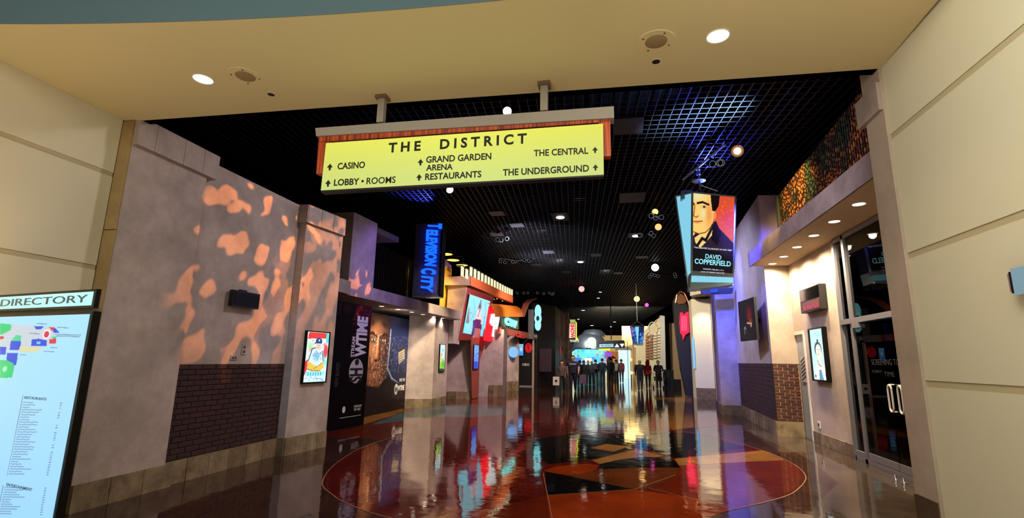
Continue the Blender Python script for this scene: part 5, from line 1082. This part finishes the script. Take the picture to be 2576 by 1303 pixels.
yq([(1711, 787), (1716, 785), (1720, 792), (1726, 786), (1732, 784), (1733, 812), (1734, 836), (1724, 842), (1719, 855), (1716, 842), (1712, 838), (1710, 812)], 25.8, .12, glow('emblem_red', (250, 16, 60), 1.5), 'neon_emblem', ar)
for k in range(3): yq([(1715+5*k, 795), (1717+5*k, 795), (1717+5*k, 832), (1715+5*k, 832)], 25.76, .03, glow('emblem_pink', (255, 90, 130), 1.6), 'neon_stroke', ar)
# carved cream tower, beige walls, benches
tw = thing('wall_right', (2.9, 40, 0), 'cream textured tower with raised rings and ribs, far right', 'tower', kind='structure')
tcr = mat('tower_cream', (216, 202, 160), .6)
yq([(1600, 850), (1625, 828), (1663, 795), (1664, 971), (1600, 965)], 40, .1, tcr, 'face', tw)
yq([(1661, 793), (1672, 795), (1676, 971), (1663, 971)], 39.6, 1.2, whitem, 'edge_slab', tw)
tm = mat('tower_relief', (226, 214, 190), .5); tb = mat('tower_brick', (170, 116, 84), .6)
for (u, v, r) in ((1642, 826, .40), (1654, 815, .26), (1632, 846, .26)):
    c = aty(u, v, 39.92); s = MB(); s.path([c+Vector((r*.8*math.cos(t*math.pi/8), 0, r*1.2*math.sin(t*math.pi/8))) for t in range(17)], .04, 6); s.build('ring_relief', tm, tw)
for i in range(4):
    for j in range(9):
        a = aty(1624+i*10, 848+j*7-(i*2), 39.9); MB().box((a.x, 39.85, a.z), (a.x+.24, 39.98, a.z+.13)).build('relief_block', tb if i < 2 else tm, tw)
for i in range(5):
    a = aty(1606+i*12, 915, 39.9); MB().box((a.x, 39.8, 0), (a.x+.15, 39.98, a.z)).build('rib', tm, tw)
bw = thing('wall_right', (3.3, 36, 0), 'plain tan wall between the cream tower and the black arch', 'wall', kind='structure')
MB().box((3.95, 40.6, 0), (7.5, 40.8, 4.6)).build('wall_face', mat('tan_wall', (176, 146, 112), .7), bw)
bench = thing('dark_bench_cabinet', (3.2, 34.6, 0), 'dark low cabinets standing against the plain tan wall', 'cabinet')
MB().box((2.85, 34.3, 0), (3.45, 34.8, 1.15)).build('tall_unit', black, bench); MB().box((3.46, 34.4, 0), (3.9, 34.8, .55)).build('low_unit', black, bench); MB().box((3.02, 34.28, .1), (3.2, 34.3, 1.0)).build('door_panel', mat('cab_brown', (40, 26, 24), .5), bench)
# ================================================================ FAR CONCOURSE
fw = thing('wall_back', (0.2, 52, 0), 'cream far wall with a bright doorway and an orange archway', 'wall', kind='structure')
cw_ = mat('far_cream', (236, 206, 146), .7)
MB().box((-1.9, 52, 2.6), (2.8, 52.3, 4.2)).build('upper_face', cw_, fw); MB().box((1.2, 52, 0), (2.8, 52.3, 2.6)).build('side_face', cw_, fw); MB().box((-2.0, 52, 0), (-1.55, 52.3, 2.6)).build('side_face', cw_, fw)
MB().box((.0, 51.9, .0), (1.2, 52.0, 2.75)).build('bright_doorway', glow('door_white', (206, 246, 250), 1.1), fw); MB().box((-.25, 51.8, 2.75), (1.3, 52.1, 3.05)).build('lintel', greyp, fw)
oa = mat('far_orange', (216, 120, 44), .6)
s = MB(); s.prism([(-1.55, 51.8, 0), (-1.15, 51.8, 0), (-1.15, 51.8, 1.6), (-.95, 51.8, 2.1), (-.6, 51.8, 2.2), (-.25, 51.8, 2.0), (-.05, 51.8, 1.5), (-.05, 51.8, 2.6), (-1.55, 51.8, 2.6)], (0, .3, 0)); s.build('orange_arch', oa, fw)
MB().box((-1.15, 52.2, 0), (-.05, 52.3, 2.3)).build('brown_recess', mat('far_brown', (70, 30, 20), .6), fw); MB().box((-.55, 51.7, .6), (-.2, 51.8, 1.9)).build('yellow_figure_panel', mat('far_yellow', (230, 160, 60), .6), fw)
fb = thing('wall_right', (1.3, 42, 0), 'cream block wall with pillars left of the tower, lit from above', 'wall', kind='structure')
MB().box((.35, 44, 2.9), (2.6, 44.3, 4.6)).build('upper_face', cw_, fb)
for i, x in enumerate((1.15, 1.5, 1.85, 2.25)): MB().box((x, 42, 0), (x+.16, 42.3, 3.1)).build('pillar', mat('pillar_%d' % (i % 2), (240, 222, 150) if i % 2 else (190, 130, 70), .5), fb)
MB().box((.9, 42.5, 2.7), (2.7, 42.7, 2.95)).build('beam', cw_, fb)
for i, (u, v) in enumerate(((1578, 855), (1600, 870), (1586, 905), (1600, 937), (1588, 938))):
    p = aty(u, v, 41); t = thing('globe_lamp', p, 'warm glowing globe lamp among the far cream pillars, %s' % ['top left', 'upper right under the small billboard', 'middle', 'low right', 'low left'][i], 'lamp', 'globe lamps at the far pillars')
    MB().lathe(p, [(0, -.14), (.12, -.1), (.17, 0), (.12, .1), (0, .14)], 14).build('globe', glow('globe', (255, 240, 190), .8), t, True)
    MB().tube(p-UP*.1, (p.x, p.y, 0.0), .02, 6).build('stem', black_m, t)
# overhead far sign with arrows
fs = thing('overhead_sign', (-.3, 36, 2.9), 'long dark overhead sign with white lettering and two triangles, far away', 'sign')
yq([(1507, 862), (1572, 861), (1572, 875), (1507, 877)], 36, .15, mat('sign_teal', (16, 40, 52), .4), 'case', fs)
yq([(1508, 866), (1543, 865), (1543, 873), (1508, 874)], 35.98, .02, glow('sign_white', (176, 220, 232), 1), 'lit_strip', fs)
a = aty(1510, 872.5, 35.95); b = aty(1541, 871.5, 35.95); letters('THE DISTRICT', a, b-a, UP, (b-a).length, .13, textdark, fs, 'lettering', .02, 0, .003)
yq([(1546, 873.5), (1558, 873), (1552, 864.5)], 35.98, .02, whg, 'triangle', fs); yq([(1559, 865), (1571, 864.5), (1565, 873.5)], 35.98, .02, whg, 'triangle', fs)
MB().tube((-.45, 36.05, 3.1), (-.45, 36.05, GZ), .03).build('hanger', black_m, fs)
yq([(1509, 857), (1570, 856), (1572, 861), (1507, 862)], 36, .2, mat('sign_maroon', (70, 40, 50), .5), 'top_cap', fs)
# small hanging billboard
sb = thing('hanging_billboard', (1.1, 31, 3.2), 'small distant hanging billboard, blue print with pale centre strip', 'billboard')
yq([(1584, 821), (1603, 817), (1603, 864), (1592, 865)], 31, .06, black, 'left_case', sb); yq([(1603, 817), (1621, 820), (1618, 865), (1603, 864)], 31, .06, black, 'right_case', sb)
def yprint(pts, y, P, nm, par):   # BL BR TR TL
    q = [aty(u, v, y) for u, v in pts]; o = artwork(nm, q[0], q[1]-q[0], q[3]-q[0], P.i, screen_print, par); ny, nx = P.i.shape[:2]
    co = [(q[0]*(1-u)*(1-v)+q[1]*u*(1-v)+q[2]*u*v+q[3]*(1-u)*v) for v in np.linspace(0, 1, ny) for u in np.linspace(0, 1, nx)]; o.data.vertices.foreach_set('co', np.array([c[:] for c in co]).ravel()); return o
P = Paint(40, 40, (20, 40, 110), (14, 24, 80)); P.specks(40, .05, (90, 150, 230), 0, .4, 0, 1).specks(40, .05, (80, 170, 230), .65, 1, 0, .6).specks(10, .06, (200, 110, 210), 0, .2, .5, 1).poly([(.44, 0), (.52, 0), (.62, 1), (.34, 1)], (120, 210, 240)).poly([(.75, 1), (1, 1), (1, .6)], (10, 20, 70))
yprint([(1592, 864), (1618, 864), (1621, 821), (1585, 822)], 30.97, P, 'print', sb)
yq([(1592, 864), (1618, 864), (1618, 869), (1591, 869)], 30.98, .1, steel, 'foot_rail', sb)
p = aty(1603, 808, 31); s = MB(); s.tube(p, aty(1586, 820, 31), .02, 6).tube(p, aty(1619, 819, 31), .02, 6).tube(p, (p.x, p.y, GZ), .02, 6); s.build('hanger', steel, sb)
# ticket sign
ts = thing('ticket_sign', (-2.7, 31, 3.4), 'vertical yellow-edged ticket sign with red letters, far left of the concourse', 'sign')
yq([(1433, 803), (1448, 803), (1449, 852), (1431, 852)], 31, .2, black, 'case', ts)
yq([(1433, 814), (1446, 814), (1446, 850), (1432, 850)], 30.97, .02, glow('ticket_cream', (250, 232, 190), 1), 'face', ts); yq([(1434, 804), (1447, 804), (1447, 812), (1434, 812)], 30.96, .02, glow('ticket_green', (170, 190, 100), .8), 'top_face', ts)
yq([(1448, 808), (1451, 812), (1451, 848), (1456, 855), (1448, 855)], 30.97, .03, glow('ticket_yellow', (240, 230, 50), 1.3), 'yellow_edge', ts)
a = aty(1436.5, 815, 30.94); letters('SHOW', aty(1434.5, 815, 30.94), (0, 0, -1), (1, 0, 0), .86, .26, glow('ticket_red', (225, 30, 80), 1.2), ts, 'red_letters', .06, 0, .01) 
a = aty(1433, 860, 30.94); letters('TICKETS', a, (1, 0, 0), UP, .56, .13, glow('ticket_white', (220, 240, 210), 1), ts, 'lower_letters', .04, 0, .01)
MB().tube((-2.75, 31.1, 4.1), (-2.75, 31.1, GZ), .03).build('hanger', black_m, ts)
light('SPOT', (-2.6, 30.2, 5.2), (-2.7, 30.5, 6.3), 70, (1, .03, .02), .05, 90, .8)
# chrome dome kiosk
dchr = mat('dome_silver', (214, 218, 222), .38, .85)
cd_ = thing('chrome_dome', (-1.9, 38, 0), 'big polished chrome dome shape over the bright kiosk', 'sculpture')
s = MB(); s.lathe((-2.05, 38, 2.55), [(1.28, 0), (1.25, .3), (1.05, .72), (.7, .98), (.3, 1.08), (0, 1.1)], 28); s.build('dome', dchr, cd_, True)
s = MB(); s.lathe((-1.8, 38.4, 3.45), [(.9, 0), (.85, .2), (.6, .45), (0, .55)], 28); s.build('upper_dome', dchr, cd_, True)
MB().lathe((-1.85, 36.75, 2.95), [(0, .36), (.22, .3), (.33, .12), (.34, -.3), (.25, -.42)], 20).build('white_window', glow('dome_window', (226, 240, 226), 1), cd_, True)
s = MB(); s.path([(-3.6, 37.3, 2.15), (-3.1, 37.2, 2.5), (-2.5, 37.1, 2.62), (-1.9, 37.0, 2.55)], .09, 8); s.build('chrome_tube', chrome, cd_, True)
ks = thing('kiosk', (-2.2, 39, 0), 'brightly lit cyan and white shop kiosk under the chrome dome', 'kiosk')
MB().box((-3.5, 39.5, 0), (-.9, 39.7, 2.5)).build('back_wall', glow('kiosk_cream', (240, 240, 190), .75), ks)
P = Paint(70, 50, (206, 236, 206), (110, 226, 240)); P.specks(60, .05, (246, 246, 214), 0, 1, 0, .6).specks(40, .05, (60, 190, 230), 0, 1, .2, 1).specks(26, .03, (240, 230, 60), 0, 1, .3, .9).specks(14, .03, (190, 70, 200), .6, 1, .5, .9).specks(12, .04, (40, 80, 190), 0, 1, .4, .8).poly([(.2, .7), (.65, .7), (.65, .86), (.2, .88)], (90, 240, 244)).specks(30, .03, (60, 60, 40), 0, 1, 0, .4)
artwork('display_wall', (-3.4, 39.45, .5), (2.5, 0, 0), (0, 0, 2.0), P.i, screen_print, ks)
MB().box((-1.35, 37.0, 2.38), (-.55, 37.1, 2.66)).build('yellow_sign', glow('kiosk_yellow', (240, 236, 60), 1.1), ks); MB().box((-.95, 37.6, 1.95), (-.45, 37.7, 2.25)).build('purple_sign', glow('kiosk_purple', (150, 80, 220), 1.1), ks)
MB().box((-3.3, 39.0, 0), (-1.0, 39.3, 1.0)).build('counter', mat('counter_teal', (90, 120, 120), .4), ks)
for i in range(3): MB().box((-3.3+i*.8, 39.40, 1.5+.02*i), (-2.8+i*.8, 39.44, 1.85)).build('small_poster', glow('kp%d' % i, [(60, 120, 220), (240, 240, 250), (90, 200, 230)][i], .9), ks)
light('SPOT', (-2.2, 37.5, 2.5), (-2.2, 39.5, 1), 200, (.8, 1, .95), .2, 120, .9)
# left dark clutter of rusty leaves (decor band) beside the ticket sign
rs = thing('copper_trellis', (-3.6, 33, 0), 'tall copper-brown trellis beside the ticket sign', 'trellis')
cpm = mat('trellis_copper', (120, 66, 44), .5, .3)
rt = random.Random(5)
for i in range(26):
    x = -3.75+rt.uniform(0, .55); z = rt.uniform(1.2, 4.4); MB().tube((x, 33+rt.uniform(-.1, .1), z), (x+rt.uniform(-.15, .15), 33, z+rt.uniform(.25, .5)), .025, 5).build('strip', cpm, rs)
for x in (-3.75, -3.45, -3.18): MB().box((x, 33, 0), (x+.04, 33.05, 4.7)).build('upright', cpm, rs)
MB().box((-3.75, 33, 1.95), (-3.66, 33.02, 2.5)).build('red_flag', glow('flag_red', (200, 30, 60), .7), rs)

# ================================================================ PEOPLE
def vm(c, r=.8): return mat('cloth_%d_%d_%d' % c, c, r)
skin_m = mat('skin', (196, 144, 116), .6); shoe_m = mat('shoe', (24, 22, 24), .6)
def person(u, v, top, jacket, trousers, hair, label, face=0, stride=.16, build=1.0, swing=.12, hood=False, bald=False, arms='walk', sleeves=True, seed=0, skirt=False, ydist=None):
    g = atz(u, v, 0) if ydist is None else aty(u, 960, ydist); g.z = 0
    hd = atz; k = ray(u, top); d = math.hypot(g.x, g.y); Ht = EYE+k[2]/math.hypot(k[0], k[1])*d; Ht = max(1.5, min(1.95, Ht)); h = Ht/1.75
    t = thing('person', (g.x, g.y, 0), label, 'person')
    m = bpy.data.meshes.new('body'); V = []; E = []; Rr = []
    def vt(x, y, z, r, par=None):
        V.append((x*h, y*h, z*h)); Rr.append(r*h)
        if par is not None: E.append((par, len(V)-1))
        return len(V)-1
    b = build
    pel = vt(0, 0, .95, .165*b); w_ = vt(0, 0, 1.10, .155*b, pel); ch = vt(0, 0, 1.28, .180*b, w_); nk = vt(0, .0, 1.43, .085, ch); nk2 = vt(0, .005, 1.49, .06, nk)
    h1 = vt(0, .012, 1.555, .092, nk2); h2 = vt(0, .012, 1.63, .112, h1); h3 = vt(0, 0, 1.70, .088, h2)
    hands = []
    for sd in (-1, 1):
        hp = vt(sd*.09, 0, .88, .115*b, pel); st = stride*sd; kn = vt(sd*.095, st*.35+.03, .50, .075*b, hp); an = vt(sd*.09, st-.02*0, .09, .052, kn); he = vt(sd*.09, st-.01, .045, .042, an); toe = vt(sd*.10, st+.15, .035, .038, he)
        sh = vt(sd*.185*b, 0, 1.37, .080*b, ch); sw = -swing*sd
        if arms == 'walk': el = vt(sd*.212*b, sw*.3-.03, 1.12, .056*b, sh); wr = vt(sd*.208*b, sw+.05, .89, .036, el); pm = vt(sd*.20*b, sw+.07, .82, .038, wr)
        elif arms == 'front': el = vt(sd*.25*b, -.02, 1.12, .045*b, sh); wr = vt(sd*.15, .22, 1.05, .03, el); pm = vt(sd*.11, .29, 1.05, .034, wr)
        else: el = vt(sd*.235*b, -.02, 1.12, .045*b, sh); wr = vt(sd*.24*b, .06, .90, .03, el); pm = vt(sd*.235*b, .08, .83, .034, wr)
        P0 = Vector(V[pm]); D = (Vector(V[pm])-Vector(V[wr])).normalized(); side = Vector((0, 1, 0)) if abs(D.z) > .5 else Vector((0, 0, 1))
        hands.append((pm, P0, D, side, sd))
    n0 = len(V)
    bm = bmesh.new(); ly = bm.verts.layers.skin.verify(); bvs = [bm.verts.new(p) for p in V]
    for i, (v_, r) in enumerate(zip(bvs, Rr)):
        v_[ly].radius = (r, r*(.80 if i in (pel, w_, ch) else 1)); v_[ly].use_root = (i == pel)
    for i, j in E: bm.edges.new((bvs[i], bvs[j]))
    bm.to_mesh(m); bm.free(); o = bpy.data.objects.new('body', m); COL.objects.link(o)
    md = o.modifiers.new('s', 'SKIN'); md.use_smooth_shade = True; md2 = o.modifiers.new('u', 'SUBSURF'); md2.levels = 1
    dg = bpy.context.evaluated_depsgraph_get(); dg.update(); me = bpy.data.meshes.new_from_object(o.evaluated_get(dg)); bpy.data.objects.remove(o)
    me.name = 'body'
    bm = bmesh.new(); bm.from_mesh(me)
    for _, P0, D, side, sd in hands:          # fingers and thumb
        for q in range(5):
            off = side*((q-1.5)*.021*h) if q < 4 else side*(.045*h); dd = D if q < 4 else (D*.6+side*.8).normalized()
            L = (.072, .082, .078, .06, .05)[q]*h; c0 = P0+off*(.9 if q < 4 else .5)+D*(.012*h if q < 4 else -.01*h); curl = Vector((-sd, 0, 0))*.25
            pts = [c0, c0+dd*L*.5, c0+(dd+curl).normalized()*L]
            tmp = MB(); tmp.tube(pts[0], pts[1], .010*h, 6, r2=.009*h); tmp.tube(pts[1], pts[2], .009*h, 6, r2=.006*h)
            vs = [bm.verts.new(p) for p in tmp.v]
            for f in tmp.f: bm.faces.new([vs[i] for i in f]).smooth = True
    mats = [skin_m, jacket, trousers, shoe_m]
    for f in bm.faces:
        c = f.calc_center_median()/h
        arm = abs(c.x) > .185*b or (arms == 'front' and c.y > .12 and c.z > .95)
        if c.z > 1.475: f.material_index = 0
        elif arms != 'front' and arm and c.z < .865+.02: f.material_index = 0
        elif arms == 'front' and c.y > .23: f.material_index = 0
        elif not sleeves and arm and c.z < 1.22: f.material_index = 0
        elif c.z < .10: f.material_index = 3
        elif c.z < .93 and not (arm and c.z > .86): f.material_index = 2
        else: f.material_index = 1
    idx_ = [f.material_index for f in bm.faces]; bm.to_mesh(me); bm.free(); me.materials.clear()
    for mm_ in mats: me.materials.append(mm_)
    me.polygons.foreach_set('material_index', idx_); me.update()
    o = link('body', me); o.parent = t
    # face: nose, eyes, ears, mouth
    s = MB()
    for sd in (-1, 1):
        s.lathe((sd*.034*h, .098*h, 1.645*h), [(0, .006), (.011*h, .003), (.012*h, -.004)], 8, axis=(0, 1, 0)); s.lathe((sd*.092*h, .005*h, 1.63*h), [(0, .016*h), (.02*h, .01*h), (.026*h, 0), (0, -.01*h)], 8, axis=(sd, 0, 0))
    o2 = s.build('eyes_and_ears', skin_m, None, True); o2.parent = t
    s = MB(); s.prism([(-.012*h, .095*h, 1.60*h), (.012*h, .095*h, 1.60*h), (.004*h, .092*h, 1.645*h), (-.004*h, .092*h, 1.645*h)], (0, .022*h, -.004*h)); o2 = s.build('nose', skin_m); o2.parent = t
    s = MB(); s.prism([(-.024*h, .088*h, 1.572*h), (.024*h, .088*h, 1.572*h), (.02*h, .09*h, 1.580*h), (-.02*h, .09*h, 1.580*h)], (0, .012*h, 0)); o2 = s.build('mouth', mat('lips', (150, 80, 76), .6)); o2.parent = t
    if not bald:
        s = MB(); n = 16; prof = [(.0, .105), (.05, .095), (.085, .06), (.103, .01), (.106, -.035), (.098, -.075)]
        if hood: prof = [(.0, .135), (.07, .118), (.11, .07), (.128, .0), (.132, -.07), (.125, -.15), (.15, -.2)]
        base = len(s.v); mm_ = len(prof)
        for i in range(n+1):
            a = math.pi*(-.12)+i*math.pi*1.24/n + math.pi   # open towards the face (+y)
            for r, z in prof: s.v.append((r*h*math.cos(a), r*h*math.sin(a)+.008*h, (1.65+z)*h))
        for i in range(n):
            for q in range(mm_-1): s.f.append((base+i*mm_+q, base+(i+1)*mm_+q, base+(i+1)*mm_+q+1, base+i*mm_+q+1)); s.m.append(0)
        o2 = s.build('hood' if hood else 'hair', jacket if hood else hair, None, True); o2.parent = t
    if not skirt and seed >= 0:
        s = MB(); s.lathe((0, 0, .88*h), [(.155*b*h, 0), (.16*b*h, .03*h), (.15*b*h, .09*h)], 18); 
        s.v = [(x, y*.85, z) for x, y, z in s.v]; o2 = s.build('jacket_hem', jacket, None, True); o2.parent = t
    t.rotation_euler.z = face
    return t, h
BK = vm((22, 22, 28)); NV = vm((22, 24, 52)); JN = vm((84, 92, 112)); GJ = vm((60, 62, 72)); RD = vm((206, 26, 38)); TP = vm((84, 70, 66)); WH = vm((198, 196, 204)); MR = vm((96, 34, 44)); DG = vm((44, 42, 50)); PK = vm((120, 60, 74))
HB_ = mat('hair_brown', (60, 42, 34), .7); HK = mat('hair_black', (20, 18, 20), .7); HG = mat('hair_grey', (150, 148, 150), .7); HL = mat('hair_blond', (150, 120, 84), .7)
PI = math.pi
t, h = person(1414, 985, 907, TP, BK, HB_, 'person in a taupe sweater and black trousers walking up, carrying a white shopping bag', PI, .2, .95)
bx, by = t.location.x, t.location.y
bg = thing('shopping_bag', (bx-.27, by-.1, .45), 'white paper shopping bag with dark print carried at the left side', 'bag')
s = MB(); s.prism([(bx-.47, by-.16, .32), (bx-.13, by-.16, .32), (bx-.13, by+.0, .32), (bx-.47, by+.0, .32)], (0, 0, .44)); s.build('body', whitem, bg)
s = MB(); s.path([(bx-.38, by-.08, .76), (bx-.34, by-.08, .86), (bx-.25, by-.08, .86), (bx-.21, by-.08, .76)], .008, 6); s.build('handle', BK, bg); s = MB(); s.lathe((bx-.30, by-.165, .55), [(0, 0), (.07, 0)], 12, axis=(0, -1, 0)); s.build('print', textdark, bg)
t, h = person(1442, 984, 894, NV, NV, HK, 'large person in a navy short-sleeved shirt and dark trousers facing the viewer', PI, .12, 1.35, sleeves=False)
bx, by = t.location.x, t.location.y
q_ = MB().box((-.16*h, .175*h, 1.31*h), (.16*h, .185*h, 1.34*h)).build('shirt_print', Wt); q_.parent = t
bg = thing('shopping_bag', (bx+.45, by, .4), 'purple grey bag carried beside the large navy-shirted person', 'bag')
s = MB(); s.prism([(bx+.36, by-.1, .42), (bx+.72, by-.1, .42), (bx+.72, by+.06, .42), (bx+.36, by+.06, .42)], (0, 0, .46)); s.build('body', vm((112, 90, 124)), bg); s = MB(); s.path([(bx+.46, by-.02, .88), (bx+.50, by-.02, .98), (bx+.58, by-.02, .98), (bx+.62, by-.02, .88)], .008, 6); s.build('handle', BK, bg)
person(1459, 970, 906, BK, BK, HB_, 'person in black behind the large navy-shirted person', 0, .1, 1, seed=1)
person(1469, 968, 906, DG, GJ, HB_, 'person in charcoal top, first of the crowd under the dome', 0, .12, .95)
person(1480, 967, 907, BK, BK, HK, 'person in all black before the bright kiosk, centre of the crowd', PI, .1, 1)
person(1489, 968, 908, GJ, DG, HL, 'light-haired person in grey before the bright kiosk', 0, .14, .95)
t, h = person(1499, 966, 904, BK, GJ, HK, 'person in black with a round backpack walking away', 0, .2, 1.05)
bx, by = t.location.x, t.location.y
bg = thing('backpack', (bx, by-.2, 1.2), 'dark rounded backpack on the back of the person in black', 'backpack')
s = MB(); s.lathe((bx, by-.21, .98), [(0, 0), (.15, .02), (.17, .15), (.15, .34), (.08, .42), (0, .43)], 14); s.v = [(x, by-.21+(y-by+.21)*.6, z) for x, y, z in s.v]; s.build('body', DG, bg, True); s = MB(); s.lathe((bx, by-.30, 1.05), [(0, 0), (.09, .01), (.09, .14), (0, .15)], 10); s.build('pocket', PK, bg, True)
person(1516, 967, 901, BK, DG, HB_, 'person in a black jacket and charcoal trousers left of the tall one', 0, .16, 1.1)
person(1537, 966, 900, BK, BK, HK, 'tall person in plain black beneath the overhead sign', 0, .1, 1.1)
person(1551, 962, 904, WH, DG, HB_, 'person in a white top under the overhead sign', 0, .16, .9)
person(1564, 963, 903, MR, DG, HB_, 'person in a dark maroon top next to the white-topped one', 0, .12, .95)
person(1611, 982, 904, BK, GJ, HK, 'bald person in a black jacket and grey trousers walking away', 0, .18, 1.2, bald=True)
person(1631, 977, 907, RD, BK, HK, 'person in a bright red hooded jacket walking away', 0, .14, .95, hood=True)
t, h = person(1658, 978, 906, BK, BK, HG, 'grey-haired person in black pushing a wheeled walker', 0, .14, 1.1, arms='front')
bx, by = t.location.x, t.location.y
wk = thing('walker', (bx, by+.35, 0), 'wheeled walker with small bags pushed by the grey-haired person', 'walker')
s = MB()
for sx_ in (-.3, .3): s.path([(bx+sx_, by+.3, 1.02), (bx+sx_, by+.42, .9), (bx+sx_, by+.22, .1)], .014, 6); s.path([(bx+sx_, by+.42, .9), (bx+sx_, by+.75, .1)], .014, 6)
s.tube((bx-.3, by+.42, .9), (bx+.3, by+.42, .9), .014).tube((bx-.3, by+.5, .55), (bx+.3, by+.5, .55), .014); s.build('frame', steel, wk)
for sx_ in (-.3, .3):
    for dy in (.22, .75): MB().lathe((bx+sx_-.02, by+dy, .09), [(0, 0), (.09, 0), (.09, .04), (0, .04)], 14, axis=(1, 0, 0)).build('wheel', black, wk)
MB().box((bx-.25, by+.45, .45), (bx+.25, by+.65, .72)).build('basket', vm((90, 120, 60)), wk); MB().box((bx+.3, by+.35, .5), (bx+.45, by+.6, .9)).build('side_bag', DG, wk)
